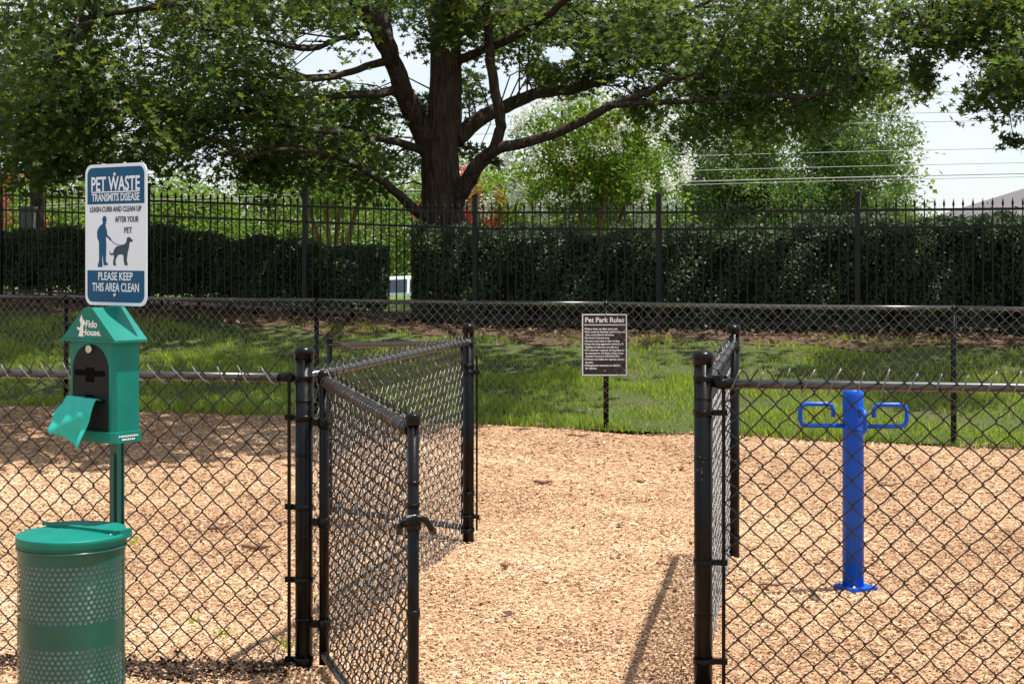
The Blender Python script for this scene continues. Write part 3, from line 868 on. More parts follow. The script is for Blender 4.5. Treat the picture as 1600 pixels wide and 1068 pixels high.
# ------------------------------------------------------------------ hedges
def hedge(name, label, X0, X1, o0, o1, h0, h1, n, lift=0.12, leaf=(0.034, 0.068), round_r=0.35):
    """hedge following the fence line; o0/o1 = distance behind it; h0/h1 height above the ground at each end"""
    xm = (X0 + X1) / 2
    base = thing(name, (xm, yi(xm) + (o0 + o1) / 2, gz(xm, yi(xm) + (o0 + o1) / 2)), label, 'hedge')
    nx, nv = 40, 14
    # core: rounded box, inset
    vs, fs = [], []
    ins = 0.10
    for i in range(nx + 1):
        t = i / nx
        X = X0 + ins + (X1 - X0 - 2 * ins) * t
        h = h0 + (h1 - h0) * t
        endf = min(1.0, min(t, 1 - t) * nx / 2.0 * 0.5 + 0.5)
        half = ((o1 - o0) / 2 - ins) * endf
        top = (h - ins) * (0.85 + 0.15 * endf)
        prof = [(-half, lift + 0.1), (-half * 1.0, top * 0.55), (-half * 0.93, top * 0.85), (-half * 0.6, top), (half * 0.6, top), (half * 0.93, top * 0.85), (half, top * 0.55), (half, lift + 0.1)]
        for (d, z) in prof:
            Y = yi(X) + (o0 + o1) / 2 + d
            vs.append((X, Y, gz(X, Y) + z + 0.05 * math.sin(X * 5 + d * 4 + z * 6)))
    m = 8
    for i in range(nx):
        for j in range(m):
            fs.append((i * m + j, (i + 1) * m + j, (i + 1) * m + (j + 1) % m, i * m + (j + 1) % m))
    fs.append(tuple(range(m))); fs.append(tuple(nx * m + j for j in reversed(range(m))))
    MB().add(vs, fs, True).build('twig_mass', 'core', base)
    st = MB()
    for i in range(int((X1 - X0) / 0.5)):
        X = X0 + 0.3 + i * 0.5 + random.uniform(-0.1, 0.1); Y = yi(X) + (o0 + o1) / 2 + random.uniform(-0.25, 0.25)
        g = gz(X, Y)
        st.tube([(X, Y, g - 0.05), (X + random.uniform(-0.1, 0.1), Y, g + lift + 0.25)], [0.03, 0.02], 6)
    so = st.build('stems', 'bark', base); so['kind'] = 'stuff'
    # leaves on the shell: front, top, back, ends
    A_f = (X1 - X0) * du * max(h0, h1); A_t = (X1 - X0) * du * (o1 - o0)
    nf = int(n * 0.62); ntp = int(n * 0.26); ne = n - nf - ntp
    X = np.concatenate([RNG.uniform(X0, X1, nf), RNG.uniform(X0, X1, ntp), np.where(RNG.random(ne) < 0.5, X0 + np.abs(RNG.normal(0, 0.10, ne)), X1 - np.abs(RNG.normal(0, 0.10, ne)))])
    t = (X - X0) / (X1 - X0)
    h = (h0 + (h1 - h0) * t) + 0.05 * np.sin(X * 3.3) + 0.04 * np.sin(X * 8.1 + 1) + 0.05 * np.sin(X * 1.27 + 2)
    D = np.concatenate([np.abs(RNG.normal(0, 0.09, nf)), RNG.uniform(0, o1 - o0, ntp), RNG.uniform(0, o1 - o0, ne)])
    Zr = np.concatenate([RNG.uniform(lift, 1.0, nf) * h[:nf], h[nf:nf + ntp] - np.abs(RNG.normal(0, 0.07, ntp)), RNG.uniform(lift, 1.0, ne) * h[nf + ntp:]])
    D = D + 0.07 * np.sin(X * 4.1 + Zr * 3) + 0.05 * np.sin(X * 9.7 - Zr * 7)
    edge = np.clip(1 - (h - Zr) / round_r, 0, 1)             # round the top front edge
    D = D + np.where(np.arange(len(X)) < nf, 0.22 * edge ** 2, 0)
    Zr = Zr + np.where((np.arange(len(X)) >= nf) & (np.arange(len(X)) < nf + ntp), -0.16 * np.clip(1 - D / 0.35, 0, 1) ** 2, 0)
    Zr = Zr + np.where(RNG.random(len(X)) < 0.05, np.abs(RNG.normal(0, 0.07, len(X))) * (Zr > 0.8 * h), 0)
    D = D - np.where(RNG.random(len(X)) < 0.05, np.abs(RNG.normal(0, 0.07, len(X))), 0)
    Y = yi(X) + o0 + D
    Z = ground(X, Y) + Zr
    N = len(X)
    nr = np.zeros((N, 3))
    nr[:nf] = (0, -1, 0.45); nr[nf:nf + ntp] = (0, -0.2, 1); nr[nf + ntp:] = (0.6, -0.4, 0.5)
    nr = nr + RNG.normal(0, 0.55, (N, 3))
    rot = rot_from(nr, RNG.uniform(0, 6.28, N))
    V, F = scatter(LEAF2_V, LEAF2_F, np.stack([X, Y, Z], 1), rot, RNG.uniform(*leaf, N))
    np_mesh('foliage', V, F, 'leaf_hedge', base, rnd=rnd_rep(np.clip(RNG.normal(0.45, 0.25, N), 0, 1), 4))
    return base
hedge('hedge', 'lower dark hedge on the left behind the iron fence', -10.6, -1.86, 0.55, 1.9, 1.13, 1.13, 52000, lift=0.16)
hedge('hedge', 'long tall dark hedge on the right behind the iron fence', -1.42, 8.6, 0.50, 2.0, 1.37, 1.56, 76000, lift=0.02)

# ------------------------------------------------------------------ trees
def P(px, py, Y):
    return Vector(((px - 800) * Y / 2500.0, Y, 1.73 + (395 - py) * Y / 2500.0))

def smooth_path(pts, rad, sub=4, wob=0.0):
    """Catmull-Rom through points with radii"""
    out, ro = [], []
    n = len(pts)
    for i in range(n - 1):
        p0, p1, p2, p3 = pts[max(i - 1, 0)], pts[i], pts[i + 1], pts[min(i + 2, n - 1)]
        for k in range(sub):
            t = k / sub
            q = 0.5 * ((2 * p1) + (p2 - p0) * t + (2 * p0 - 5 * p1 + 4 * p2 - p3) * t * t + (3 * p1 - p0 - 3 * p2 + p3) * t ** 3)
            if wob and (i or k):
                q = q + Vector((random.uniform(-wob, wob), random.uniform(-wob, wob), random.uniform(-wob, wob)))
            out.append(q); ro.append(rad[i] + (rad[i + 1] - rad[i]) * t)
    out.append(pts[-1]); ro.append(rad[-1])
    return out, ro

def leaf_cloud(centres, radii, per, size, template, flat=0.7, up=1.0, jitter=0.6, out_w=0.0):
    c = np.repeat(np.asarray(centres), per, axis=0)
    r = np.repeat(np.asarray(radii), per)[:, None]
    N = len(c)
    d = np.clip(RNG.normal(0, 0.5, (N, 3)), -1.05, 1.05); d[:, 2] *= flat
    pos = c + d * r
    pos[:, 2] -= 0.10 * r[:, 0] * (d[:, 0] ** 2 + d[:, 1] ** 2)
    nr = RNG.normal(0, jitter, (N, 3)); nr[:, 2] += up
    nr += out_w * d
    rot = rot_from(nr, RNG.uniform(0, 6.28, N))
    tv, tf = template
    V, F = scatter(tv, tf, pos, rot, RNG.uniform(0.65, 1.25, N) * size)
    cl = np.repeat(RNG.normal(0, 0.13, len(centres)), per)
    rv = np.clip(RNG.normal(0.45, 0.19, N) + cl, 0, 1)
    return V, F, rnd_rep(rv, len(tv))

def join_np(lst):
    off = 0; VV, FF, RR = [], [], []
    for V, F, r in lst:
        VV.append(V); FF.append(F + off); RR.append(r); off += len(V)
    return np.concatenate(VV), np.concatenate(FF), np.concatenate(RR)

STAR = (STAR_V, STAR_F); LEAF2 = (LEAF2_V, LEAF2_F)

def twigs_to(mb, limb_pts, centres, r0=0.022, frac=1.0, maxd=4.5):
    A = np.array([tuple(p) for p in limb_pts])
    used = np.zeros(len(A))
    for c in centres:
        if random.random() > frac: continue
        d = np.linalg.norm(A - np.array(c), axis=1) + 0.9 * used
        # prefer points that are somewhat towards the trunk
        i = int(np.argmin(d))
        if d[i] > maxd or d[i] < 0.15: continue
        used[i] += 1
        p = Vector(A[i]); q = Vector(c)
        m1 = p.lerp(q, 0.35) + Vector((random.uniform(-.1, .1), random.uniform(-.1, .1), 0.10 * d[i] + random.uniform(-.08, .08)))
        m2 = p.lerp(q, 0.7) + Vector((random.uniform(-.1, .1), random.uniform(-.1, .1), 0.06 * d[i]))
        rr = min(r0, 0.006 + 0.008 * d[i])
        mb.tube([p, m1, m2, q], [rr, rr * 0.75, rr * 0.5, 0.004], 5, cap=False)

# ---- the big oak
OY = 25.2
oak = thing('oak_tree', (P(690, 400, OY).x, OY, gz(P(690, 400, OY).x, OY)), 'big spreading oak with thick dark trunk rising behind the hedges', 'tree')
k_ = OY / 2500.0
limbs = []
def limb(pts, rads, sub=4, wob=0.015):
    q, r = smooth_path([P(*p) for p in pts], rads, sub, wob)
    limbs.append((q, r))
g0 = gz(oak.location.x, OY)
trunk_pts = [Vector((oak.location.x + 0.02, OY, g0 - 0.3)), Vector((oak.location.x + 0.02, OY, g0 + 0.25)), P(693, 350, OY), P(690, 300, OY), P(688, 240, OY), P(694, 180, OY), P(697, 120, OY), P(696, 60, OY), P(694, 0, OY), P(700, -120, OY + .2), P(690, -300, OY + .3), P(700, -520, OY + .2), P(690, -760, OY)]
trunk_r = [0.52, 0.41, 0.345, 0.315, 0.295, 0.275, 0.25, 0.24, 0.225, 0.22, 0.17, 0.11, 0.04]
limbs.append(smooth_path(trunk_pts, trunk_r, 4, 0.012))
# left limbs
limb([(676, 235, OY), (655, 195, OY - .1), (636, 155, OY - .3), (618, 105, OY - .5), (592, 55, OY - .8), (560, 5, OY - 1.1), (515, -60, OY - 1.6), (440, -150, OY - 2.4), (340, -230, OY - 3)], [0.20, 0.18, 0.16, 0.14, 0.12, 0.105, 0.10, 0.07, 0.03])
limb([(622, 118, OY - .45), (606, 60, OY - .3), (597, 10, OY), (585, -60, OY + .4), (560, -200, OY + 1)], [0.12, 0.105, 0.095, 0.08, 0.03])
limb([(668, 236, OY), (625, 224, OY - .6), (570, 212, OY - 1.4), (500, 205, OY - 2.4), (420, 200, OY - 3.2)], [0.085, 0.06, 0.05, 0.035, 0.012])
limb([(668, 345, OY - .2), (625, 305, OY - .8), (575, 268, OY - 1.5), (530, 246, OY - 2.2), (450, 232, OY - 3), (380, 250, OY - 3.5)], [0.10, 0.07, 0.055, 0.045, 0.03, 0.012])
limb([(620, 140, OY - .4), (580, 148, OY - 1), (520, 152, OY - 1.7), (450, 178, OY - 2.5), (390, 182, OY - 3), (320, 182, OY - 3.4), (230, 190, OY - 4)], [0.08, 0.065, 0.055, 0.05, 0.045, 0.03, 0.012])
limb([(604, 96, OY - .7), (560, 108, OY - 1.2), (510, 122, OY - 1.6), (440, 122, OY - 2), (360, 110, OY - 2.2), (260, 90, OY - 2.6)], [0.07, 0.055, 0.048, 0.04, 0.03, 0.012])
limb([(560, 52, OY - 1), (520, 65, OY - 1.3), (470, 78, OY - 1.4), (400, 60, OY - 1.8), (300, 40, OY - 2.2)], [0.045, 0.04, 0.032, 0.025, 0.01])
limb([(560, 5, OY - 1.1), (480, -20, OY - 2.2), (380, -20, OY - 3.4), (250, 10, OY - 3.0), (120, 30, OY - 3.2)], [0.09, 0.075, 0.06, 0.045, 0.015])
# right limbs
limb([(706, 320, OY - .1), (728, 288, OY - .3), (750, 255, OY - .5), (778, 232, OY - .7), (830, 220, OY - .9), (895, 196, OY - 1.1), (960, 163, OY - 1.4), (1015, 143, OY - 1.7), (1050, 124, OY - 1.9), (1110, 110, OY - 2.2)], [0.165, 0.14, 0.115, 0.092, 0.080, 0.068, 0.060, 0.048, 0.036, 0.016])
limb([(770, 236, OY - .6), (782, 205, OY - .7), (780, 170, OY - .8), (768, 110, OY - .9), (764, 55, OY - 1), (757, 0, OY - 1), (745, -80, OY - 1.2), (760, -200, OY - 2)], [0.09, 0.085, 0.08, 0.075, 0.07, 0.065, 0.05, 0.02])
limb([(712, 220, OY), (745, 190, OY + .2), (790, 166, OY + .4), (835, 148, OY + .6), (890, 140, OY + .8), (950, 122, OY + 1), (1000, 100, OY + 1.2), (1060, 92, OY + 1.4), (1160, 60, OY + 1.8), (1260, 40, OY + 2)], [0.15, 0.125, 0.11, 0.095, 0.085, 0.075, 0.06, 0.05, 0.035, 0.012])
limb([(908, 135, OY + .9), (930, 95, OY + .6), (960, 70, OY + .3), (1010, 45, OY), (1090, 10, OY - .5), (1180, -30, OY - 1)], [0.06, 0.05, 0.045, 0.04, 0.03, 0.012])
limb([(712, 95, OY), (745, 82, OY - .5), (790, 65, OY - 1), (850, 30, OY - 1.7), (900, -10, OY - 2.4), (1000, -60, OY - 3.6), (1100, -100, OY - 5)], [0.09, 0.07, 0.065, 0.06, 0.05, 0.035, 0.012])
limb([(700, 60, OY), (760, 30, OY + .5), (830, 10, OY + 1), (950, 20, OY + 1.6), (1100, 10, OY + 2.2), (1230, 20, OY + 2.6)], [0.10, 0.08, 0.07, 0.055, 0.035, 0.012])
limb([(950, 165, OY - 1.4), (1050, 160, OY - 1.9), (1130, 152, OY - 2.2), (1200, 150, OY - 2.4), (1260, 152, OY - 2.6), (1340, 140, OY - 3)], [0.04, 0.035, 0.035, 0.03, 0.025, 0.010])
limb([(1000, 100, OY + 1.2), (1080, 120, OY + .2), (1160, 130, OY - .6), (1240, 110, OY - 1.4), (1330, 120, OY - 2), (1400, 130, OY - 2.3)], [0.05, 0.04, 0.035, 0.03, 0.02, 0.008])
limb([(696, 40, OY), (700, -20, OY - 1.5), (690, -90, OY - 3.5), (660, -180, OY - 6), (620, -260, OY - 8.5)], [0.13, 0.11, 0.09, 0.06, 0.02])
limb([(697, 0, OY), (780, -90, OY - 1.5), (900, -200, OY - 4), (1000, -280, OY - 6)], [0.12, 0.09, 0.06, 0.02])
limb([(697, -40, OY), (580, -160, OY - 2), (420, -300, OY - 5), (300, -420, OY - 8), (220, -480, OY - 10)], [0.12, 0.10, 0.08, 0.05, 0.02])

HOLES = [(492, 84, 34, 38), (614, 66, 10, 30), (872, 84, 24, 14), (640, 62, 10, 20), (1395, 70, 22, 24)]
def in_hole(px, py):
    m = np.zeros(len(px), bool)
    for (a, b, c, d) in HOLES:
        m |= ((px - a) / c) ** 2 + ((py - b) / d) ** 2 < 1
    return m
def clusters(blobs, back0=0.0, back1=0.0):
    cs, rs = [], []
    for (cx, cy, rx, ry, Y0, Y1, n, cr_) in blobs:
        for _ in range(n):
            while True:
                a, b = random.uniform(-1, 1), random.uniform(-1, 1)
                if a * a + b * b < 1: break
            Y = random.uniform(Y0 + (back0 if cx > 470 else back0 * 0.15), Y1 + back1)
            cs.append(tuple(P(cx + a * rx, cy + b * ry, Y))); rs.append(cr_ * random.uniform(0.7, 1.25))
    return cs, rs
oak_blobs = [
    (250, 60, 200, 130, 20.5, 27.5, 90, 0.60), (330, 150, 160, 60, 21, 25, 34, 0.52), (180, 200, 130, 70, 20.5, 24, 26, 0.52),
    (420, 20, 140, 60, 21, 28, 34, 0.55), (560, -10, 90, 36, 22, 27, 16, 0.5), (330, 235, 130, 44, 21.5, 24, 22, 0.45),
    (480, 240, 110, 44, 22, 25, 22, 0.45), (560, 200, 60, 40, 23, 26, 9, 0.40), (590, 290, 50, 24, 23.5, 25, 5, 0.35),
    (430, 160, 60, 30, 22, 25, 9, 0.45), (660, -10, 80, 30, 22.5, 28, 10, 0.45), (640, 160, 30, 40, 24.2, 24.8, 2, 0.30),
    (780, 10, 90, 40, 22.5, 28, 18, 0.5), (850, 60, 80, 40, 22.5, 27, 9, 0.42), (830, 110, 60, 30, 24, 26, 4, 0.35),
    (950, 20, 110, 60, 22, 28, 26, 0.52), (1000, 80, 80, 40, 23, 27, 14, 0.45), (730, 250, 36, 18, 24.2, 24.8, 2, 0.28),
    (1090, 60, 120, 80, 21.5, 28, 46, 0.55), (1220, 60, 130, 90, 21.5, 27, 56, 0.55), (1200, 150, 140, 40, 22, 25.5, 30, 0.48),
    (1330, 90, 80, 60, 21.5, 25, 20, 0.48), (1150, 195, 90, 32, 22, 24.5, 14, 0.42), (1290, 190, 70, 30, 22, 24.5, 9, 0.40),
    (1400, 130, 55, 22, 21.5, 23.5, 6, 0.34), (1350, 20, 70, 40, 21, 25, 12, 0.5), (905, 120, 40, 24, 24.5, 26, 4, 0.36), (690, 215, 26, 14, 24.6, 24.8, 1, 0.25),
    (700, 20, 90, 50, 22.5, 24.5, 14, 0.40), (760, 60, 60, 40, 24, 27, 10, 0.40), (850, 20, 80, 40, 25, 28, 12, 0.45), (880, 110, 70, 40, 25.5, 28, 9, 0.40), (560, 20, 60, 40, 25, 28, 10, 0.42), (740, 130, 40, 40, 25.5, 27.5, 5, 0.34), (540, 170, 70, 40, 25, 27.5, 9, 0.40), (620, 250, 40, 30, 25.5, 27, 5, 0.34), (1000, 150, 60, 30, 24, 26, 6, 0.36), (930, 60, 70, 40, 22.5, 26, 8, 0.42),
]
cs, rs = clusters(oak_blobs, 1.0, 1.5)
Vv, Ff, Rr = leaf_cloud(cs, rs, 88, 0.130, STAR)
c0 = Vv.reshape(-1, len(STAR_V), 3)[:, 3]
ppx = 800 + 2500 * c0[:, 0] / c0[:, 1]; ppy = 395 + 2500 * (1.73 - c0[:, 2]) / c0[:, 1]
keep = ~(in_hole(ppx, ppy) & (RNG.random(len(c0)) < 0.93))
nv_ = len(STAR_V); nf_ = len(STAR_F)
def filt(Vv, Rr, keep, tmpl):
    tv, tf = tmpl
    V3 = Vv.reshape(-1, len(tv), 3)[keep]
    R3 = Rr.reshape(-1, len(tv))[keep]
    N = len(V3)
    F3 = (np.asarray(tf, dtype=np.int32)[None] + (np.arange(N, dtype=np.int32) * len(tv))[:, None, None]).reshape(-1, 3)
    return V3.reshape(-1, 3), F3, R3.ravel()
vis = filt(Vv, Rr, keep, STAR)
# upper and forward crown (above the picture): shades bank, hedge and the far mulch
up_c, up_r = [], []
def crown_fill(n, test, zr, xr, yr, rad):
    c = 0
    while c < n:
        x, y, z = random.uniform(*xr), random.uniform(*yr), random.uniform(*zr)
        if z < 1.73 + 395 * y / 2500 + rad * 0.9 + 0.25: continue
        if not test(x, y, z): continue
        up_c.append((x, y, z)); up_r.append(rad * random.uniform(0.8, 1.2)); c += 1
def shade_ok(x, y, z):
    gx = x - z * 0.268           # where its shadow lands
    front = 12.9 if gx < -1.9 else (12.9 + (gx + 1.9) * 2.0 if gx < 0.4 else 18.0)
    e = ((x + 1.2) / 10.0) ** 2 + ((y - 23.5) / 11.5) ** 2 + ((z - 5.5) / 7.5) ** 2
    return y > front + 0.4 and e < 1 and (y < 28.5)
crown_fill(112, shade_ok, (4.6, 12.0), (-11, 9.5), (12.5, 31), 1.0)
crown_fill(120, lambda x, y, z: shade_ok(x, y, z) and y < 19 and z < 7.5, (4.6, 7.5), (-8, 2.5), (12.8, 19), 0.8)
top = leaf_cloud(up_c, up_r, 64, 0.27, LEAF2)
mb = MB()
limb_pts = []
for q, r in limbs:
    mb.tube(q, r, 12 if r[0] > 0.12 else 8)
    limb_pts += q[2:]
tr_o = mb.build('trunk', 'bark', oak)
tw = MB()
twigs_to(tw, limb_pts, cs, r0=0.016, frac=0.6)
twigs_to(tw, [p for p in limb_pts if p.z > 6.4], up_c, r0=0.035, frac=0.45, maxd=5)
tw.build('twigs', 'bark', tr_o)['kind'] = 'stuff'
Vo, Fo, Ro = join_np([vis, top])
np_mesh('crown', Vo, Fo, 'oak_leaf', oak, rnd=Ro)

# ---- oak at the far left (trunk behind the left hedge)
TY = 27.6
b0 = P(58, 400, TY)
lt_o = thing('oak_tree', (b0.x, TY, gz(b0.x, TY)), 'oak at the far left edge, slim reddish trunk and low hanging branches', 'tree')
limbs = []
gl = gz(b0.x, TY)
limbs.append(smooth_path([Vector((b0.x, TY, gl - 0.3)), P(58, 350, TY), P(57, 290, TY), P(60, 180, TY), P(50, 40, TY), P(60, -150, TY), P(50, -400, TY)], [0.17, 0.125, 0.115, 0.105, 0.09, 0.06, 0.02], 4, 0.01))
limb([(58, 270, TY), (90, 220, TY - 1), (140, 190, TY - 2.2), (190, 190, TY - 3.2)], [0.05, 0.04, 0.03, 0.01])
limb([(58, 250, TY), (30, 210, TY - 1.5), (-10, 190, TY - 3), (-60, 190, TY - 4)], [0.05, 0.045, 0.03, 0.01])
limb([(58, 160, TY), (90, 100, TY - 2), (120, 60, TY - 4), (150, 30, TY - 6)], [0.06, 0.05, 0.035, 0.012])
limb([(56, 120, TY), (20, 70, TY - 2.5), (-30, 30, TY - 5)], [0.06, 0.045, 0.012])
bl_l = [(40, 60, 90, 130, 20, 27, 50, 0.58), (50, 200, 80, 70, 20.5, 26, 34, 0.5), (30, 260, 60, 34, 21.5, 25, 11, 0.42), (-60, 120, 80, 160, 21, 27, 26, 0.6), (130, 230, 50, 36, 22, 25, 11, 0.42), (20, 160, 60, 80, 17.5, 20, 7, 0.45), (100, 130, 60, 70, 21, 25, 16, 0.5)]
cl2, rl2 = clusters(bl_l)
mb = MB(); limb_pts = []
for q, r in limbs:
    mb.tube(q, r, 10); limb_pts += q[2:]
to2 = mb.build('trunk', 'bark', lt_o)
tw = MB(); twigs_to(tw, limb_pts, cl2, frac=0.9); tw.build('twigs', 'bark', to2)['kind'] = 'stuff'
V, F, r = leaf_cloud(cl2, rl2, 84, 0.130, STAR)
np_mesh('crown', V, F, 'oak_leaf', lt_o, rnd=r)

# ---- oak reaching in from the upper right
TY = 17.5
rt_b = (8.6, 16.5)
rt_o = thing('oak_tree', (rt_b[0], rt_b[1], gz(*rt_b)), 'nearer oak reaching into the upper right corner with dark hanging leaves', 'tree')
limbs = []
gr = gz(*rt_b)
limbs.append(smooth_path([Vector((rt_b[0], rt_b[1], gr - 0.3)), Vector((rt_b[0], rt_b[1], gr + 1.5)), Vector((rt_b[0] + 0.1, rt_b[1], gr + 4)), Vector((rt_b[0], rt_b[1], gr + 7)), Vector((rt_b[0], rt_b[1], gr + 10))], [0.33, 0.27, 0.24, 0.15, 0.04], 4, 0.01))
limb([(2020, 100, 16.6), (1850, 40, 17), (1700, 10, 17.4), (1580, 5, 17.6), (1480, 20, 17.8), (1420, 60, 18)], [0.13, 0.10, 0.07, 0.045, 0.025, 0.008])
limb([(1760, 20, 17.2), (1680, 80, 16.8), (1600, 120, 16.6), (1540, 150, 16.5)], [0.06, 0.04, 0.025, 0.008])
bl_r = [(1570, 20, 100, 70, 16.5, 19, 44, 0.42), (1620, 110, 70, 50, 16, 18, 20, 0.36), (1560, 150, 34, 24, 16.2, 17, 5, 0.25), (1470, 30, 60, 34, 17, 19, 9, 0.33), (1420, 40, 40, 30, 17.5, 19, 4, 0.28), (1452, 110, 26, 16, 17.5, 18.5, 3, 0.20), (1590, 215, 10, 12, 16.4, 16.6, 1, 0.10)]
cl3, rl3 = clusters(bl_r)
mb = MB(); limb_pts = []
for q, r in limbs:
    mb.tube(q, r, 10); limb_pts += q[4:]
to3 = mb.build('trunk', 'bark', rt_o)
tw = MB(); twigs_to(tw, limb_pts, cl3, frac=0.95, r0=0.015); tw.build('twigs', 'bark', to3)['kind'] = 'stuff'
far_c = [(random.uniform(8.2, 11.5), random.uniform(14.5, 19.5), random.uniform(6.6, 10)) for _ in range(50)]
V, F, r = join_np([leaf_cloud(cl3, rl3, 96, 0.105, STAR), leaf_cloud(far_c, [0.9] * 50, 60, 0.30, LEAF2)])
np_mesh('crown', V, F, 'oak_leaf', rt_o, rnd=r)

# ---- sunlit trees and shrubs beyond the hedges
def back_tree(name, label, x, y, h, rx, ry, zlo, nclus, per, leaf, mat, bark, stems=1, group=None, cr_=0.5, flowers=None, trunk_r=0.10, lean=0.25):
    g = gz(x, y)
    root = thing(name, (x, y, g), label, 'tree', group)
    cs, rs = [], []
    zc, rz = g + (zlo + h) / 2, (h - zlo) / 2
    while len(cs) < nclus:
        v = np.array([random.gauss(0, 1), random.gauss(0, 1), random.gauss(0, 1)])
        v /= np.linalg.norm(v)
        f = random.uniform(0.05, 1.0) ** 0.5
        wob = 1 + 0.22 * math.sin(3.1 * v[0] + 2.7 * v[2] + x) + 0.12 * math.sin(7 * v[0] - 5 * v[2] + y)
        c = (x + v[0] * rx * f * wob, y + v[1] * ry * f * wob, zc + v[2] * rz * f * (0.85 + 0.15 * wob))
        cs.append(c); rs.append(cr_ * random.uniform(0.7, 1.3))
    mb = MB(); lp = []
    for s in range(stems):
        a = 6.28 * s / max(stems, 1) + random.uniform(-.4, .4)
        sp = lean * (h - zlo) * (0 if stems == 1 else 1)
        pts = [Vector((x + 0.08 * math.cos(a) * (stems > 1), y + 0.08 * math.sin(a) * (stems > 1), g - 0.2)), Vector((x + sp * 0.35 * math.cos(a), y + sp * 0.35 * math.sin(a), g + zlo * 0.8)),
               Vector((x + sp * 0.8 * math.cos(a), y + sp * 0.8 * math.sin(a), g + zlo + (h - zlo) * 0.35)), Vector((x + sp * 1.3 * math.cos(a), y + sp * 1.3 * math.sin(a), g + zlo + (h - zlo) * 0.75))]
        q, r = smooth_path(pts, [trunk_r, trunk_r * 0.75, trunk_r * 0.5, trunk_r * 0.15], 4, 0.02)
        mb.tube(q, r, 8); lp += q[4:]
    tw = mb
    twigs_to(tw, lp, cs, r0=trunk_r * 0.35, frac=0.6, maxd=6)
    mb.build('trunk', bark, root)
    V, F, r = leaf_cloud(cs, rs, per, leaf, LEAF2, flat=0.8, up=0.6, jitter=0.8)
    np_mesh('crown', V, F, mat, root, rnd=r)
    if flowers:
        fm, nfl, test = flowers
        fcs = []
        while len(fcs) < nfl:
            v = np.array([random.gauss(0, 1), random.gauss(0, 1), random.gauss(0, 1)])
            v /= np.linalg.norm(v)
            if v[1] > 0.25: continue
            c = (x + v[0] * rx * 1.02, y + v[1] * ry * 1.05, zc + v[2] * rz * 0.98)
            if test(c): fcs.append(c)
        if fcs:
            V, F, r = leaf_cloud(fcs, [0.13 * random.uniform(.6, 1.6) for _ in fcs], 75, 0.062, LEAF2, flat=1.2, up=0.3, jitter=0.9)
            np_mesh('blossom', V, F, fm, root, rnd=r)
    return root

grp = 'trees beyond the hedges'
Yc = 31.0
xw = lambda px, Y: (px - 800) * Y / 2500.0
back_tree('crape_myrtle', 'crape myrtle full of white blossom right of the oak trunk', xw(930, Yc), Yc, 4.15, 1.75, 1.5, 1.3, 150, 120, 0.095, 'leaf_a', 'bark_tan', 5, grp, 0.42, ('petal_white', 95, lambda c: c[2] > 2.0 and (c[0] > xw(925, 31) or random.random() < 0.4)), 0.07, 0.32)
back_tree('crape_myrtle', 'smaller white flecked crape myrtle just beside the oak trunk', xw(790, 33), 33, 3.3, 1.0, 1.0, 1.0, 50, 80, 0.10, 'leaf_a', 'bark_tan', 4, grp, 0.42, ('petal_white', 7, lambda c: True), 0.05, 0.3)
back_tree('crape_myrtle', 'low crape myrtle with bright pink red flowers behind the oak trunk', xw(722, 33), 33, 2.85, 0.85, 0.8, 0.9, 44, 60, 0.09, 'leaf_a', 'bark_tan', 4, grp, 0.34, ('petal_pink', 44, lambda c: True), 0.045, 0.3)
back_tree('crape_myrtle', 'pink flowered crape myrtle glimpsed at the far left edge', xw(5, 36), 36, 2.6, 0.9, 0.8, 0.8, 40, 60, 0.09, 'leaf_a', 'bark_tan', 4, grp, 0.34, ('petal_pink', 16, lambda c: True), 0.045, 0.3)
back_tree('crape_myrtle', 'green crape myrtle with tan stems left of the oak trunk', xw(520, 32), 32, 4.0, 1.5, 1.4, 1.25, 90, 85, 0.10, 'leaf_a', 'bark_tan', 4, grp, 0.42, None, 0.07, 0.3)
back_tree('shade_tree', 'tall cool green tree with pale trunk at the right behind the cables', xw(1318, 56), 56, 8.6, 2.35, 2.2, 0.2, 300, 150, 0.125, 'leaf_b', 'bark_pale', 2, grp, 0.62, None, 0.13, 0.12)
back_tree('shade_tree', 'tall cool green tree just right of the white blossom', xw(1150, 58), 58, 9.0, 2.8, 2.2, 0.2, 320, 150, 0.125, 'leaf_b', 'bark_pale', 2, grp, 0.65, None, 0.13, 0.12)
back_tree('shade_tree', 'rounded green tree below the tall ones at their right end', xw(1398, 54), 54, 4.3, 1.0, 1.1, 0.1, 100, 140, 0.115, 'leaf_b', 'bark_pale', 2, grp, 0.5, None, 0.08, 0.12)
back_tree('shade_tree', 'leafy tree far behind the white blossom crape myrtle', xw(970, 62), 62, 8.0, 3.0, 2.2, 0.2, 240, 130, 0.14, 'leaf_a', 'bark', 2, grp, 0.65, None, 0.13, 0.12)
back_tree('shade_tree', 'bright green tree far behind the oak trunk', xw(700, 52), 52, 5.2, 2.6, 2.2, 0.4, 180, 130, 0.13, 'leaf_a', 'bark', 2, grp, 0.62, None, 0.12, 0.12)
back_tree('shade_tree', 'bright sunlit tree behind the green crape myrtle', xw(450, 50), 50, 5.0, 2.8, 2.2, 0.4, 130, 130, 0.13, 'leaf_a', 'bark', 2, grp, 0.62, None, 0.12, 0.12)
back_tree('shade_tree', 'bright sunlit tree directly right of the pet waste sign', xw(280, 48), 48, 4.4, 2.6, 2.0, 0.3, 180, 130, 0.13, 'leaf_a', 'bark', 2, grp, 0.6, None, 0.12, 0.12)
back_tree('shade_tree', 'bright sunlit tree behind the pet waste sign', xw(110, 52), 52, 4.8, 2.8, 2.2, 0.3, 180, 130, 0.13, 'leaf_a', 'bark', 2, grp, 0.62, None, 0.12, 0.12)
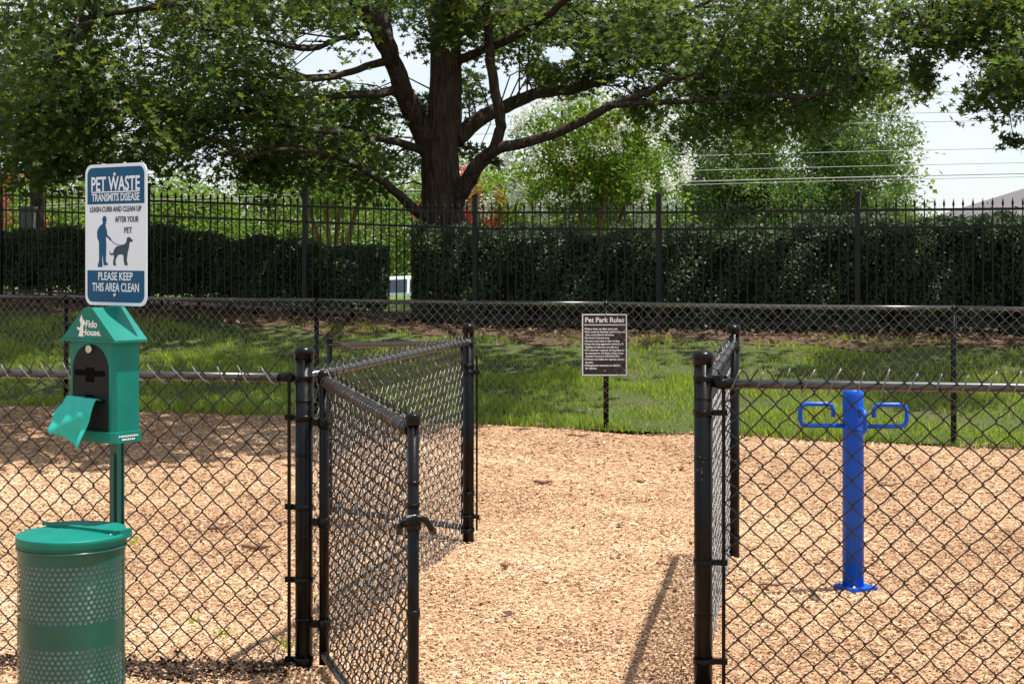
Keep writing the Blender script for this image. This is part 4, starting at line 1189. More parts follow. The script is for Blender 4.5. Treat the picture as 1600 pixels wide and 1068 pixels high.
back_tree('shade_tree', 'sunlit tree at the far left behind the oak there', xw(-60, 50), 50, 4.8, 2.6, 2.2, 0.3, 170, 130, 0.13, 'leaf_a', 'bark', 2, grp, 0.62, None, 0.12, 0.12)
# distant wood
n = 260
cs = [(random.uniform(-75, 26), random.uniform(95, 125), random.uniform(0, 7.5)) for _ in range(n)]
V, F, r = leaf_cloud(cs, [2.6] * n, 110, 0.55, LEAF2, flat=0.8)
tag(np_mesh('distant_wood', V, F, 'leaf_b', rnd=r), 'distant belt of green woodland on the left horizon', 'wood', kind='stuff')

# ------------------------------------------------------------------ house, car, cables, box
def build_house():
    x0, x1, y0, y1 = 21.4, 39.8, 70.0, 82.0
    h = thing('brick_house', ((x0 + x1) / 2, y0, gz(25, 70)), 'brick house with grey hipped roof peeking over the hedge at the right', 'house')
    g = gz(25, 70)
    MB().box(x0, x1, y0, y1, g - 0.3, g + 3.72).build('wall', 'brick', h)
    ov = 0.45
    a = [(x0 - ov, y0 - ov, g + 3.72), (x1 + ov, y0 - ov, g + 3.72), (x1 + ov, y1 + ov, g + 3.72), (x0 - ov, y1 + ov, g + 3.72), (x0 + 5.4, (y0 + y1) / 2, g + 5.9), (x1 - 5.4, (y0 + y1) / 2, g + 5.9)]
    rf = MB().add(a, [(0, 1, 5, 4), (1, 2, 5), (2, 3, 4, 5), (3, 0, 4), (3, 2, 1, 0)]).build('roof', 'shingle', h)
    MB().box(x0 - ov - 0.02, x1 + ov + 0.02, y0 - ov - 0.06, y0 - ov - 0.003, g + 3.60, g + 3.74).build('fascia', 'white', rf)
    for k in range(4):
        cx = x0 + 2.2 + k * 4.6
        w = MB()
        for (p, q, s, t) in ((cx - .65, cx - .55, 1.2, 2.9), (cx + .55, cx + .65, 1.2, 2.9), (cx - .55, cx + .55, 1.2, 1.3), (cx - .55, cx + .55, 2.8, 2.9), (cx - .03, cx + .03, 1.3, 2.8)):
            w.box(p, q, y0 - 0.06, y0 + 0.02, g + s, g + t)
        wo = w.build('window', 'white', h)
        MB().box(cx - .55, cx + .55, y0 - 0.02, y0 + 0.01, g + 1.3, g + 2.8).build('pane', 'glass', wo)
build_house()

def build_car():
    Yc_ = 44.6
    xc = xw(640, Yc_)
    g = gz(xc, Yc_) + 0.02
    c = thing('parked_car', (xc, Yc_, g), 'white car parked on the street, seen through the gap between hedges', 'car')
    prof = [(-2.25, 0.35), (-2.28, 0.62), (-2.05, 0.80), (-1.25, 0.92), (-0.55, 1.40), (0.75, 1.44), (1.55, 1.02), (2.15, 0.95), (2.25, 0.65), (2.22, 0.35)]
    ys = [(-0.86, 0.94, 0.0), (-0.80, 1.0, 0.0), (0.80, 1.0, 0.0), (0.86, 0.94, 0.0)]
    vs, fs = [], []
    n = len(prof)
    for (yy, s, _) in ys:
        for (px, pz) in prof:
            inn = 0.16 * max(0, (pz - 0.95)) / 0.5
            y2 = yy - math.copysign(inn, yy)
            vs.append((xc + px * (0.985 if s < 1 else 1), Yc_ + y2, g + 0.35 + (pz - 0.35) * (0.985 if s < 1 else 1)))
    for i in range(3):
        for j in range(n):
            fs.append((i * n + j, i * n + (j + 1) % n, (i + 1) * n + (j + 1) % n, (i + 1) * n + j))
    fs.append(tuple(range(n - 1, -1, -1))); fs.append(tuple(3 * n + j for j in range(n)))
    body = MB().add(vs, fs).build('body', 'carpaint', c)
    def side(poly, name, yy):
        m = MB()
        m.add([(xc + a, Yc_ + (yy + math.copysign(0.005, yy) - math.copysign(0.16 * (b - 0.95) / 0.5, yy)), g + b) for a, b in poly], [tuple(range(len(poly)))])
        return m.build(name, 'glass', c)
    for yy in (-0.862, 0.862):
        side([(-1.0, 0.98), (-0.52, 1.32), (-0.02, 1.34), (-0.02, 0.98)], 'side_window', yy)
        side([(0.06, 0.98), (0.06, 1.34), (0.70, 1.35), (1.25, 1.03), (1.2, 0.98)], 'side_window', yy)
    for sx in (-1.42, 1.40):
        for sy in (-0.80, 0.80):
            m = MB().tube([(xc + sx, Yc_ + sy - 0.10, g + 0.32), (xc + sx, Yc_ + sy + 0.10, g + 0.32)], 0.32, 18)
            w = m.build('wheel', 'tyre', c)
            MB().tube([(xc + sx, Yc_ + sy - 0.11, g + 0.32), (xc + sx, Yc_ + sy + 0.11, g + 0.32)], 0.19, 14).build('rim', 'steel', w)
    for sy in (-0.6, 0.6):
        MB().box(xc - 2.30, xc - 2.20, Yc_ + sy - .18, Yc_ + sy + .18, g + 0.62, g + 0.74).build('headlight', 'glass', c)
        MB().box(xc + 2.15, xc + 2.27, Yc_ + sy - .18, Yc_ + sy + .18, g + 0.72, g + 0.86).build('tail_light', 'petal_pink', c)
build_car()

# cables between two poles standing outside the picture
cab = [(157, 340, 'highest thin pale overhead cable'), (189, 352, 'second overhead cable from the top'), (203, 360, 'third overhead cable from the top, close under the second'), (247, 330, 'overhead cable crossing the middle of the right hand trees'), (270, 336, 'third overhead cable from the bottom'), (287, 341, 'thick pale overhead cable second from the bottom'), (292, 349, 'lowest overhead cable just above the iron fence')]
def cable(k, yr, yl, lab):
    Y = 40.0 + 0.15 * k
    a = P(2300, yr - 26, Y); b = P(1050, yr + 5, Y); c = P(-700, yr + 70, Y)
    pts = []
    for i in range(25):
        t = i / 24
        # quadratic through the three points
        p = a * ((1 - t) * (1 - 2 * t)) + b * (4 * t * (1 - t)) + c * (t * (2 * t - 1))
        p.x = a.x + (c.x - a.x) * t
        pts.append(p)
    o = MB().tube(pts, 0.008 if k != 5 else 0.013, 6).build('overhead_cable', 'cable')
    tag(o, lab + ' strung in front of the trees', 'cable', 'overhead cables')
    return a, c
ends = [cable(k, *cc) for k, cc in enumerate(cab)]
for (i, lab) in ((0, 'wooden utility pole beyond the right edge carrying the cables'), (1, 'wooden utility pole beyond the left edge carrying the cables')):
    x = ends[0][i].x; y = 40.6
    zt = max(e_[i].z for e_ in ends) + 0.6
    up_ = thing('utility_pole', (x, y, gz(x, y)), lab, 'utility pole', 'utility poles')
    MB().tube([(x, y + 0.25, gz(x, y) - 0.5), (x, y + 0.25, zt)], [0.17, 0.12], 12).build('pole', 'pole', up_)
    MB().box(x - 0.05, x + 0.05, y - 0.9, y + 0.9, zt - 0.55, zt - 0.42).build('cross_arm', 'pole', up_)

bx_ = P(43, 360, 27.0)
ub = thing('utility_box', (bx_.x, 27.0, gz(bx_.x, 27.0)), 'grey metal utility box beside the left oak trunk behind the hedge', 'utility box')
g = gz(bx_.x, 27.0)
MB().box(bx_.x - 0.11, bx_.x + 0.11, 26.9, 27.12, g, g + 1.45).build('cabinet', 'box_grey', ub)
MB().box(bx_.x - 0.13, bx_.x + 0.13, 26.88, 27.14, g + 1.453, g + 1.49).build('lid', 'box_grey', ub)

# ------------------------------------------------------------------ text
def text_mesh(body, size, bold=0.0, sx=1.0, align='CENTER', extrude=0.0004, spacing=1.0, shear=0.0):
    cu = bpy.data.curves.new('lettering', 'FONT')
    cu.body = body; cu.size = size; cu.align_x = align; cu.align_y = 'CENTER'
    cu.extrude = extrude; cu.offset = bold; cu.resolution_u = 3; cu.space_character = spacing; cu.shear = shear
    ob = bpy.data.objects.new('lettering', cu)
    COL.objects.link(ob)
    dg_ = bpy.context.evaluated_depsgraph_get()
    me = bpy.data.meshes.new_from_object(ob.evaluated_get(dg_))
    bpy.data.objects.remove(ob)
    bpy.data.curves.remove(cu)
    # text x->x, y->z, facing -y
    me.transform(Matrix(((sx, 0, 0, 0), (0, 0, -1, 0), (0, 1, 0, 0), (0, 0, 0, 1))))
    return me
def put_text(parent, body, x, y, z, height, mat, width=None, bold=0.0, align='CENTER', name='lettering', shear=0.0):
    """height = cap height; width = full width to fit"""
    me = text_mesh(body, height / 0.69, bold, 1.0, align, shear=shear)
    co = np.empty(len(me.vertices) * 3, np.float32); me.vertices.foreach_get('co', co)
    co = co.reshape(-1, 3)
    if width and len(co):
        w = co[:, 0].max() - co[:, 0].min()
        co[:, 0] *= width / w
    if align == 'CENTER' and len(co):
        co[:, 0] -= (co[:, 0].max() + co[:, 0].min()) / 2
    co += np.array([x, y, z], np.float32)
    me.vertices.foreach_set('co', co.ravel())
    me.materials.clear(); me.materials.append(M[mat]); me.update()
    o = bpy.data.objects.new(name, me); COL.objects.link(o); o.parent = parent
    return o

def rrect(x0, x1, z0, z1, r, seg=6, corners=(1, 1, 1, 1)):
    pts = []
    for (cx, cz, a0, on) in ((x1 - r, z1 - r, 0, corners[0]), (x0 + r, z1 - r, 90, corners[1]), (x0 + r, z0 + r, 180, corners[2]), (x1 - r, z0 + r, 270, corners[3])):
        if on:
            for k in range(seg + 1):
                a = R(a0 + 90 * k / seg)
                pts.append((cx + r * math.cos(a), cz + r * math.sin(a)))
        else:
            pts.append((cx + r * (1 if a0 in (0, 270) else -1), cz + r * (1 if a0 in (0, 90) else -1)))
    return list(reversed(pts))

# ------------------------------------------------------------------ pet waste station
KS = 430.0
SX, SY = (181 - 800) / KS, 2500 / KS
ST = thing('pet_waste_station', (SX, SY, 0), 'green pet waste bag dispenser on a post under a blue and white sign', 'pet waste station', rz=R(-37))
pb = MB()                                            # U channel post
pb.box(-0.026, 0.014, -0.006, 0.000, -0.3, 2.0)
pb.box(-0.026, -0.021, 0.000, 0.022, -0.3, 2.0); pb.box(0.009, 0.014, 0.000, 0.022, -0.3, 2.0)
pb.box(-0.033, -0.0265, 0.018, 0.022, -0.3, 2.0); pb.box(0.0145, 0.021, 0.018, 0.022, -0.3, 2.0)
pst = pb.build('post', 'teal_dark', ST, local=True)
MB().box(-0.016, 0.004, -0.016, -0.0065, 0.60, 1.00).build('bracket', 'teal_dark', pst, local=True)
# sign
SXZ = lambda zx: 0.010 + (zx - 715) * 0.000903
SZZ = lambda zy: 2.053 - (zy - 105) * 0.000589
SYF = -0.0095
sg = MB().prism(rrect(-0.1615, 0.1815, 1.539, 2.053, 0.035), -0.0095, -0.0065).build('sign_panel', 'sign_white', ST, local=True)
def flat(poly, mat, name, yy, parent, th=0.0006):
    return MB().prism(poly, yy - th, yy).build(name, mat, parent, local=True)
flat(rrect(-0.1485, 0.1685, SZZ(352), 2.041, 0.028, corners=(1, 1, 0, 0)), 'sign_blue', 'blue_field', SYF - 0.0004, sg)
flat(rrect(-0.1485, 0.1685, 1.551, SZZ(762), 0.028, corners=(0, 0, 1, 1)), 'sign_blue', 'blue_field', SYF - 0.0004, sg)
TY_ = SYF - 0.0018
put_text(sg, 'PET WASTE', SXZ(716), TY_, SZZ(232), 0.050, 'sign_white', 0.270, bold=0.0015)
flat([(-0.124, SZZ(281)), (-0.124, SZZ(274)), (0.144, SZZ(274)), (0.144, SZZ(281))], 'sign_white', 'rule_line', SYF - 0.0014, sg)
put_text(sg, 'TRANSMITS DISEASE', SXZ(716), TY_, SZZ(313), 0.027, 'sign_white', 0.266, bold=0.0007)
put_text(sg, 'LEASH-CURB AND CLEAN UP', SXZ(715), TY_, SZZ(386), 0.0195, 'ink_navy', 0.286, bold=0.0002)
put_text(sg, 'AFTER YOUR', SXZ(785), TY_, SZZ(450), 0.0205, 'ink_navy', 0.129, bold=0.0002)
put_text(sg, 'PET', SXZ(794), TY_, SZZ(517), 0.0205, 'ink_navy', 0.042, bold=0.0002)
put_text(sg, 'PLEASE KEEP', SXZ(716), TY_, SZZ(800), 0.028, 'sign_white', 0.192, bold=0.0006)
put_text(sg, 'THIS AREA CLEAN', SXZ(716), TY_, SZZ(868), 0.030, 'sign_white', 0.260, bold=0.0006)
man = [(655, 472), (662, 470), (652, 480), (657, 498), (662, 520), (664, 542), (688, 566), (690, 574), (682, 578), (676, 568), (655, 552), (658, 600), (657, 660), (655, 705), (668, 722), (668, 729), (643, 731), (638, 700), (636, 650), (632, 690), (634, 728), (636, 740), (604, 742), (606, 728), (613, 700), (613, 640), (612, 585), (602, 560), (600, 530), (606, 505), (618, 488), (634, 474), (638, 462)]
flat([(SXZ(a), SZZ(b)) for a, b in man], 'sign_blue', 'walker_figure', SYF - 0.0004, sg)
head = [(SXZ(647 + 13 * math.cos(q / 14 * 6.283)), SZZ(448 + 23 * math.sin(q / 14 * 6.283))) for q in range(14)]
flat(list(head), 'sign_blue', 'walker_head', SYF - 0.0006, sg)
dog = [(786, 562), (797, 556), (806, 560), (812, 570), (822, 574), (820, 584), (804, 588), (800, 600), (797, 625), (790, 650), (788, 668), (784, 700), (790, 722), (790, 730), (772, 730), (766, 700), (764, 668), (748, 662), (730, 668), (718, 690), (714, 712), (719, 726), (718, 733), (703, 731), (700, 712), (706, 682), (704, 664), (690, 670), (681, 662), (677, 640), (684, 652), (694, 660), (703, 648), (708, 630), (722, 614), (748, 608), (774, 600), (782, 586)]
flat([(SXZ(a), SZZ(b)) for a, b in dog], 'ink_navy', 'dog_figure', SYF - 0.0004, sg)
lp_ = [(684, 572), (700, 588), (716, 600), (736, 606), (756, 606), (776, 600)]
MB().tube([(SXZ(a), SYF - 0.0012, SZZ(b)) for a, b in lp_], 0.0011, 6).build('leash_line', 'sign_blue', sg, local=True)
for zz in (170, 912):
    MB().tube([(0.010, SYF - 0.001, SZZ(zz)), (0.010, SYF - 0.006, SZZ(zz))], [0.0085, 0.006], 12).build('bolt', 'steel', sg, local=True)
# dispenser box
bx0, bx1, by0, by1, bz0, bz1 = -0.111, 0.143, -0.125, -0.012, 1.082, 1.418
cx_ = (bx0 + bx1) / 2
bd = MB()
ch = 0.014
prof = [(bx0, by1), (bx0, by0 + ch), (bx0 + ch, by0), (bx1 - ch, by0), (bx1, by0 + ch), (bx1, by1)]
vs = [(a, b, bz0) for a, b in prof] + [(a, b, bz1) for a, b in prof]
n = len(prof)
bd.add(vs, [tuple(reversed(range(n))), tuple(range(n, 2 * n))] + [(i, (i + 1) % n, n + (i + 1) % n, n + i) for i in range(n)])
box = bd.build('dispenser_box', 'teal', ST, local=True)
fl = MB()
e_ = 0.012
prof = [(bx0 - e_, by1), (bx0 - e_, by0 + ch - e_), (bx0 + ch - e_, by0 - e_ * 1.3), (bx1 - ch + e_, by0 - e_ * 1.3), (bx1 + e_, by0 + ch - e_), (bx1 + e_, by1)]
vs = [(a, b, 1.060) for a, b in prof] + [(a, b, 1.098) for a, b in prof]
fl.add(vs, [tuple(reversed(range(n))), tuple(range(n, 2 * n))] + [(i, (i + 1) % n, n + (i + 1) % n, n + i) for i in range(n)])
fo_ = fl.build('base_flange', 'teal', box, local=True)
# gable roof: ridge front to back
ez, rzz = 1.422, 1.535
ro = 0.020
rm = MB()
rx0, rx1, ry0, ry1 = bx0 - ro, bx1 + ro, by0 - 0.012, by1 + 0.02
rm.add([(rx0, ry0, ez), (rx1, ry0, ez), (cx_ + 0.022, ry0, rzz), (cx_ - 0.022, ry0, rzz), (rx0, ry1, ez), (rx1, ry1, ez), (cx_ + 0.022, ry1, rzz), (cx_ - 0.022, ry1, rzz)],
       [(0, 1, 2, 3), (5, 4, 7, 6), (1, 5, 6, 2), (4, 0, 3, 7), (3, 2, 6, 7), (4, 5, 1, 0)])
rfo = rm.build('roof', 'teal', box, local=True)
MB().box(rx0 - 0.003, rx1 + 0.003, ry0 - 0.004, ry1, ez - 0.008, ez - 0.0005).build('eave_rim', 'teal', rfo, local=True)
put_text(rfo, 'Fido', cx_ + 0.020, ry0 - 0.0012, 1.476, 0.024, 'white', 0.064, bold=0.0008, shear=0.1)
put_text(rfo, 'House.', cx_ + 0.020, ry0 - 0.0012, 1.447, 0.022, 'white', 0.105, bold=0.0008, shear=0.1)
emb = [(-0.052, 1.432), (-0.022, 1.432), (-0.026, 1.440), (-0.024, 1.470), (-0.012, 1.478), (-0.018, 1.488), (-0.030, 1.496), (-0.034, 1.510), (-0.040, 1.500), (-0.046, 1.490), (-0.038, 1.476), (-0.044, 1.462), (-0.060, 1.466), (-0.058, 1.458), (-0.044, 1.452)]
MB().prism([(cx_ + a, b) for a, b in reversed(emb)], ry0 - 0.0014, ry0 - 0.0006).build('emblem', 'white', rfo, local=True)
# arched black door
arch = [(cx_ - 0.098, 1.100), (cx_ - 0.098, 1.310)]
for q in range(13):
    a = math.pi - math.pi * q / 12
    arch.append((cx_ + 0.098 * math.cos(a), 1.310 + 0.095 * math.sin(a)))
arch += [(cx_ + 0.098, 1.100)]
dr_ = MB().prism(arch, by0 - 0.003, by0 - 0.0004).build('door_panel', 'plastic', box, local=True)
sl = MB()
yy0, yy1 = by0 - 0.0042, by0 - 0.0032
M['slot'] = mat_plain('slot_shadow_black', (0.004, 0.004, 0.004), 0.9, spec=0.05)
MB().prism([(cx_ - 0.086, 1.292), (cx_ - 0.086, 1.312), (cx_ - 0.024, 1.312), (cx_ - 0.024, 1.322), (cx_ + 0.024, 1.322), (cx_ + 0.024, 1.312), (cx_ + 0.082, 1.312), (cx_ + 0.082, 1.292), (cx_ + 0.024, 1.292), (cx_ + 0.024, 1.270), (cx_ - 0.024, 1.270), (cx_ - 0.024, 1.292)], yy0, yy1).build('bag_slot', 'slot', dr_, local=True)
MB().prism([(cx_ - 0.086, 1.196), (cx_ - 0.086, 1.212), (cx_ - 0.024, 1.212), (cx_ - 0.024, 1.226), (cx_ + 0.024, 1.226), (cx_ + 0.024, 1.212), (cx_ + 0.082, 1.212), (cx_ + 0.082, 1.196)], yy0, yy1).build('bag_slot', 'slot', dr_, local=True)
MB().tube([(cx_ + 0.002, by0 - 0.003, 1.388), (cx_ + 0.002, by0 - 0.014, 1.388)], [0.016, 0.014], 14).build('lock', 'steel', dr_, local=True)
dm = MB()                                            # two lines of print too small to read
for (zz, n_, y_a, y_b) in ((1.083, 11, by0 + 0.012, by1 - 0.014), (1.0715, 7, by0 + 0.026, by1 - 0.028)):
    for q in range(n_):
        ya = y_a + (y_b - y_a) * q / n_
        dm.box(bx1 + e_ + 0.0004, bx1 + e_ + 0.0012, ya, ya + (y_b - y_a) / n_ * random.uniform(0.6, 0.85), zz - 0.0028, zz + 0.0028)
dm.build('small_print', 'white', fo_, local=True)['kind'] = 'stuff'

# bag hanging out of the lower slot
def bag():
    nu, nv = 22, 26
    V = []
    Rm = Matrix.Rotation(R(-37), 3, 'Z')
    for j in range(nv):
        t = j / (nv - 1)
        # path out of the slot, over the lip and down to the left
        out = 0.006 + 0.068 * (1 - math.exp(-3.0 * t))
        drop = 0.002 + 0.012 * math.sin(min(1, t * 4) * math.pi) - 0.150 * max(0, t - 0.08) ** 1.15
        w = 0.078 + 0.018 * t
        for i in range(nu):
            s = (i / (nu - 1) - 0.5) * 2
            x = cx_ - 0.006 - 0.050 * t ** 1.1 + s * w
            f = 0.008 * math.sin(s * 3.4 + t * 4) * t + 0.0045 * math.sin(s * 8 - t * 6) * (0.25 + t) + 0.0025 * math.sin(t * 11 + s * 5) + 0.006 * abs(math.sin(s * 2.2 + t * 2.6))
            y = by0 - out - f
            z = 1.205 + drop - 0.030 * s * t
            p = Rm @ Vector((x, y, z))
            V.append((p.x + SX, p.y + SY, p.z))
    i = np.arange(nu * nv).reshape(nv, nu)
    F = np.stack([i[:-1, :-1], i[:-1, 1:], i[1:, 1:], i[1:, :-1]], 2).reshape(-1, 4)
    o = np_mesh('waste_bag', V, F, 'bag', rnd=np.full(len(V), 0.5), smooth=True)
    md = o.modifiers.new('thickness', 'SOLIDIFY'); md.thickness = 0.0008
    tag(o, 'teal plastic bag pulled out of the dispenser slot', 'plastic bag')
bag()

# ------------------------------------------------------------------ bin
KB = 450.0
BX, BY = (112 - 800) / KB, 2500 / KB
BN = thing('waste_bin', (BX, BY, 0), 'round perforated green bin with hinged lid standing below the dispenser', 'bin')
RB = 0.1815
def cyl(a, z, r=RB): return (BX + r * math.cos(a), BY + r * math.sin(a), z)
import bmesh
def perforated(z0, rows, pitch, ncol, hole):
    bm = bmesh.new()
    da = 2 * math.pi / ncol
    for r_ in range(rows):
        za, zb = z0 + r_ * pitch, z0 + (r_ + 1) * pitch
        sh = 0.5 * (r_ % 2)
        for c in range(ncol):
            a0, a1 = (c + sh) * da, (c + sh + 1) * da
            am, zm = (a0 + a1) / 2, (za + zb) / 2
            outer = [(a1, zm), (a1, zb), (am, zb), (a0, zb), (a0, zm), (a0, za), (am, za), (a1, za)]
            inner = [(am + hole / RB * math.cos(q * math.pi / 4), zm + hole * math.sin(q * math.pi / 4)) for q in range(8)]
            vo = [bm.verts.new(cyl(*p)) for p in outer]; vi = [bm.verts.new(cyl(*p)) for p in inner]
            for q in range(8):
                bm.faces.new((vo[q], vo[(q + 1) % 8], vi[(q + 1) % 8], vi[q]))
    bmesh.ops.remove_doubles(bm, verts=bm.verts, dist=0.0004)
    bmesh.ops.recalc_face_normals(bm, faces=bm.faces)
    return bm
def bm_obj(bm, name, mat, parent):
    org = root_loc(parent)
    bmesh.ops.translate(bm, verts=bm.verts, vec=-org)
    me = bpy.data.meshes.new(name); bm.to_mesh(me); bm.free()
    me.polygons.foreach_set('use_smooth', [True] * len(me.polygons))
    me.materials.append(M[mat])
    o = bpy.data.objects.new(name, me); COL.objects.link(o); o.parent = parent
    return o
pit = 0.0167
up0 = 0.474; lo0 = 0.394 - 12 * pit
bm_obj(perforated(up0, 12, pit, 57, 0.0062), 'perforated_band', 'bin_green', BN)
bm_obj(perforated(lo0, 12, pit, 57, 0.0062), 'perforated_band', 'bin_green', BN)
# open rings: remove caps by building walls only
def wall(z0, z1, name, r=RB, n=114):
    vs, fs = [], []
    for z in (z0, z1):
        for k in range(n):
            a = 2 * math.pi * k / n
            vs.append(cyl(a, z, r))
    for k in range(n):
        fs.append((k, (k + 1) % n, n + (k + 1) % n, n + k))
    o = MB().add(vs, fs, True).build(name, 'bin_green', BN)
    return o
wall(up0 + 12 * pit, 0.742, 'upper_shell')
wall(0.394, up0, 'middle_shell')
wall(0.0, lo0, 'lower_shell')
MB().tube([cyl(2 * math.pi * k / 48, 0.715, RB + 0.003) for k in range(49)], 0.0045, 8, cap=False).build('rim_bead', 'bin_green', BN)
ln_o = wall(0.02, 0.72, 'liner', RB - 0.012)
ln_o.data.materials.clear(); ln_o.data.materials.append(M['liner'])
RL = RB + 0.006
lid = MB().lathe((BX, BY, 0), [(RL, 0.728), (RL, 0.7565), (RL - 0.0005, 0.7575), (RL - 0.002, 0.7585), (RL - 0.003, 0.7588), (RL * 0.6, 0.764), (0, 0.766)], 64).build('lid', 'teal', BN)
hd = Vector((math.cos(R(-30)), math.sin(R(-30)), 0)); hp = Vector((-hd.y, hd.x, 0))
hc = Vector((BX, BY, 0.770)) + hp * 0.045
MB().obox(hc - hd * 0.004, hd * 0.176, hp * 0.010, (0, 0, 0.005)).build('hinge_strip', 'teal', lid)
e1 = hc + hd * 0.150 + Vector((0.0, 0, -0.012))
MB().obox(e1 + hp * 0.030, hd * 0.022, hp * 0.040, (0, 0, 0.015)).build('hinge_bracket', 'teal', lid)
seg = []
for q in range(25):
    a_ = R(-30 + 90 - 68 + 136 * q / 24)
    seg.append((BX + (RL - 0.004) * math.cos(a_), BY + (RL - 0.004) * math.sin(a_)))
n_ = len(seg)
MB().add([(p[0], p[1], 0.7595) for p in seg] + [(p[0], p[1], 0.7715) for p in seg], [tuple(reversed(range(n_))), tuple(range(n_, 2 * n_))] + [(i, (i + 1) % n_, n_ + (i + 1) % n_, n_ + i) for i in range(n_)]).build('rear_plate', 'teal', lid)
MB().tube([e1 - hp * 0.011 + hd * 0.0, e1 - hp * 0.016 + hd * 0.0], 0.006, 10).build('rivet', 'steel', lid)

# ------------------------------------------------------------------ blue leash post
QX, QY = (1333 - 800) / 306.0, 2500 / 306.0
BP = thing('leash_post', (QX, QY, 0), 'bright blue steel leash post with two side loops in the mulch', 'leash post')
rp_ = 0.054
MB().lathe((QX, QY, 0), [(rp_, 0.012), (rp_, 1.005), (rp_ * 0.96, 1.022), (rp_ * 0.78, 1.036), (rp_ * 0.45, 1.043), (0, 1.045)], 28).build('pole', 'blue', BP)
pl_ = MB(); q = R(28)
pl_.obox((QX + 0.012, QY - 0.0, 0.024), Vector((math.cos(q), math.sin(q), 0)) * 0.078, Vector((-math.sin(q), math.cos(q), 0)) * 0.078, (0, 0, 0.010))
pl_o = pl_.build('base_plate', 'blue', BP)
for i, j in ((-1, -1), (1, -1), (1, 1), (-1, 1)):
    cxp = QX + 0.012 + (math.cos(q) * i - math.sin(q) * j) * 0.062; cyp = QY + (math.sin(q) * i + math.cos(q) * j) * 0.062
    MB().lathe((cxp, cyp, 0.034), [(0.010, 0), (0.010, 0.008), (0.006, 0.012), (0, 0.013)], 8).build('bolt', 'steel', pl_o)
def loop_rod(s, dz=0.0):
    z0 = 0.850 + dz
    pts = [Vector((QX + s * 0.045, QY - 0.01, z0)), Vector((QX + s * 0.24, QY - 0.01, z0)), Vector((QX + s * 0.262, QY - 0.01, z0 + 0.008)), Vector((QX + s * 0.272, QY - 0.01, z0 + 0.03)), Vector((QX + s * 0.272, QY - 0.01, z0 + 0.08)), Vector((QX + s * 0.262, QY - 0.01, z0 + 0.102)), Vector((QX + s * 0.24, QY - 0.01, z0 + 0.11)),
           Vector((QX + s * 0.135, QY - 0.01, z0 + 0.11)), Vector((QX + s * 0.112, QY - 0.01, z0 + 0.102)), Vector((QX + s * 0.103, QY - 0.01, z0 + 0.08)), Vector((QX + s * 0.103, QY - 0.01, z0 + 0.045))]
    MB().tube(pts, 0.0115, 10).build('leash_loop', 'blue', BP)
loop_rod(-1); loop_rod(1, -0.004)
yy = QY - rp_
MB().tube([(QX + 0.005, yy + 0.01, 0.835), (QX + 0.005, yy - 0.03, 0.838), (QX + 0.007, yy - 0.16, 0.840), (QX + 0.007, yy - 0.19, 0.86), (QX + 0.007, yy - 0.19, 0.92), (QX + 0.007, yy - 0.17, 0.945), (QX + 0.007, yy - 0.08, 0.945), (QX + 0.007, yy - 0.06, 0.93), (QX + 0.007, yy - 0.06, 0.90)], 0.0115, 10).build('leash_loop', 'blue', BP)

# ------------------------------------------------------------------ rules sign
FXs, FYs = 0.917, yf(0.917)
KK = 2500 / FYs
RS = thing('rules_sign', (FXs, FYs - 0.06, 0.0), 'black pet park rules sign with white lettering on the far chain link fence', 'sign')
def rx(zx): return (900 + zx / 9.71 - 800) / KK
def rz_(zy): return 1.73 - (480 + zy / 9.71 - 395) / KK
yS = FYs - 0.062
pn = MB().box(rx(82), rx(770), yS - 0.004, yS, rz_(1035), rz_(92)).build('sign_panel', 'sign_black', RS)
fr = MB()
for (a, b, c, d) in ((86, 766, 97, 115), (86, 766, 1010, 1028), (86, 104, 115.2, 1009.8), (748, 766, 115.2, 1009.8)):
    fr.box(rx(a), rx(b), yS - 0.0055, yS - 0.0045, rz_(d), rz_(c))
fr.build('border', 'white', pn)
MB().box(rx(118), rx(738), yS - 0.0055, yS - 0.0045, rz_(268), rz_(254)).build('rule_line', 'white', pn)
lx = RS.location
def rtext(body, zx, zy, hpx, wpx, bold):
    o = put_text(pn, body, rx(zx + wpx / 2) - lx.x, yS - 0.006 - lx.y, rz_(zy) - lx.z, hpx / 9.71 / KK, 'white', wpx / 9.71 / KK, bold=bold)
    return o
rtext('Pet Park Rules', 134, 190, 72, 590, 0.002)
lines = [('Please clean up after your pet.', 1, 322, 490), ('Pets must be leashed until inside and', 1, 367, 600), ('then controlled at all times.', 0, 412, 440), ('No food in fenced area.', 1, 458, 370),
         ('Owners must stay in view of dog.', 1, 505, 520), ('Dogs showing aggressive behavior &', 1, 550, 580), ('females in heat are not allowed.', 0, 597, 510), ('NC state law requires all dog bites to', 1, 643, 590),
         ('be reported to Ch-Meck. Police Dept.', 0, 690, 580), ('Animal Control at 704.336.3786.', 0, 735, 522), ('Owners are liable for injuries caused', 1, 781, 588), ('by pets.', 0, 827, 122), ('Management assumes no liability', 1, 873, 535), ('for injuries.', 0, 917, 176)]
for (tx, bul, zy, w) in lines:
    rtext(tx, 136, zy, 27, w, 0.0010)
    if bul:
        MB().obox((rx(122), yS - 0.0055, rz_(zy)), (0.0035, 0, 0), (0, 0.0006, 0), (0, 0, 0.0035)).build('bullet', 'white', pn)
for zx, zy in ((445, 104), (430, 952)):
    MB().tube([(rx(zx), yS - 0.004, rz_(zy)), (rx(zx), yS - 0.010, rz_(zy))], 0.006, 8).build('bolt', 'steel', pn)

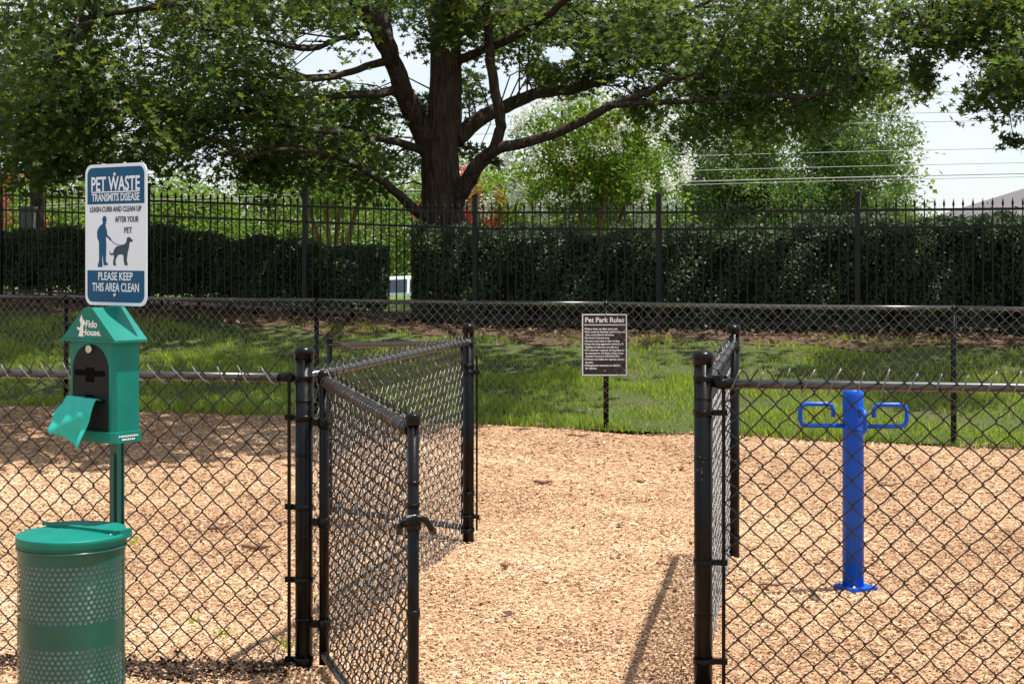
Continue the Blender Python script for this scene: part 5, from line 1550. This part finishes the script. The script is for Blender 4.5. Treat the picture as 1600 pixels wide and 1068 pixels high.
# ------------------------------------------------------------------ sticks and weeds lying on the mulch
def stick(px, py, L_, ang_, lab, r=0.011):
    k = (py - 395) / 1.73
    x, y = (px - 800) / k, 2500 / k
    z = float(bumps(np.array(x), np.array(y))) + 0.026
    d = Vector((math.cos(ang_), math.sin(ang_), 0))
    pts = []
    for i in range(6):
        t = i / 5 - 0.5
        pts.append(Vector((x, y, z)) + d * (L_ * t) + Vector((-d.y, d.x, 0)) * (0.012 * math.sin(t * 5)) + Vector((0, 0, 0.006 * math.sin(i * 1.7))))
    o = MB().tube(pts, [r * 0.9, r * 1.2, r * 1.25, r * 1.2, r * 0.95, r * 0.5], 7).build('stick', 'stick', None)
    tag(o, lab, 'stick', 'sticks on the mulch')
stick(342, 828, 0.16, 0.6, 'slanting brown stick on the mulch behind the left fence run')
stick(400, 858, 0.17, -0.3, 'long flat brown stick on the mulch left of the gate post', 0.012)
stick(848, 760, 0.13, -0.25, 'dark short stick lying in the middle of the passage mulch', 0.012)
stick(1002, 754, 0.08, 0.2, 'small dark stick right of centre in the far mulch', 0.010)
stick(905, 685, 0.22, 0.1, 'thin stick near the far grass edge left of the rules post', 0.009)
stick(1390, 758, 0.20, 0.3, 'curved twig on the mulch right of the blue post', 0.008)
stick(1212, 917, 0.18, 0.05, 'thin twig on the mulch left of the blue post', 0.006)
stick(790, 895, 0.06, 0.4, 'dark bark piece near the passage panel', 0.011)
def weed(px, py, n, h, lab):
    k = (py - 395) / 1.73
    x, y = (px - 800) / k, 2500 / k
    z = float(bumps(np.array(x), np.array(y)))
    a = RNG.uniform(0, 6.28, n); ln = RNG.uniform(0.3, 1.1, n)
    nr = np.stack([np.cos(a) * ln, np.sin(a) * ln, np.ones(n)], 1)
    rot = rot_from(nr, RNG.uniform(0, 6.28, n))
    hh = RNG.uniform(0.5, 1.0, n) * h
    V, F = scatter(BLADE_V, BLADE_F, np.stack([x + RNG.normal(0, 0.02, n), y + RNG.normal(0, 0.02, n), np.full(n, z)], 1), rot, np.stack([np.full(n, 0.008), hh, hh], 1))
    o = np_mesh('grass_tuft', V, F, 'grass', rnd=rnd_rep(RNG.uniform(0.5, 0.9, n), 5))
    tag(o, lab, 'weed', 'weeds in the mulch')
weed(210, 858, 22, 0.075, 'small green weed just right of the bin lid')
weed(300, 978, 18, 0.06, 'small yellow green weed low on the left mulch')
weed(345, 1004, 16, 0.07, 'grass tuft on the mulch between bin and gate post')
weed(446, 1018, 18, 0.09, 'grass tuft at the foot of the left gate post')
weed(1172, 940, 20, 0.05, 'flat light green weed right of the right gate post')
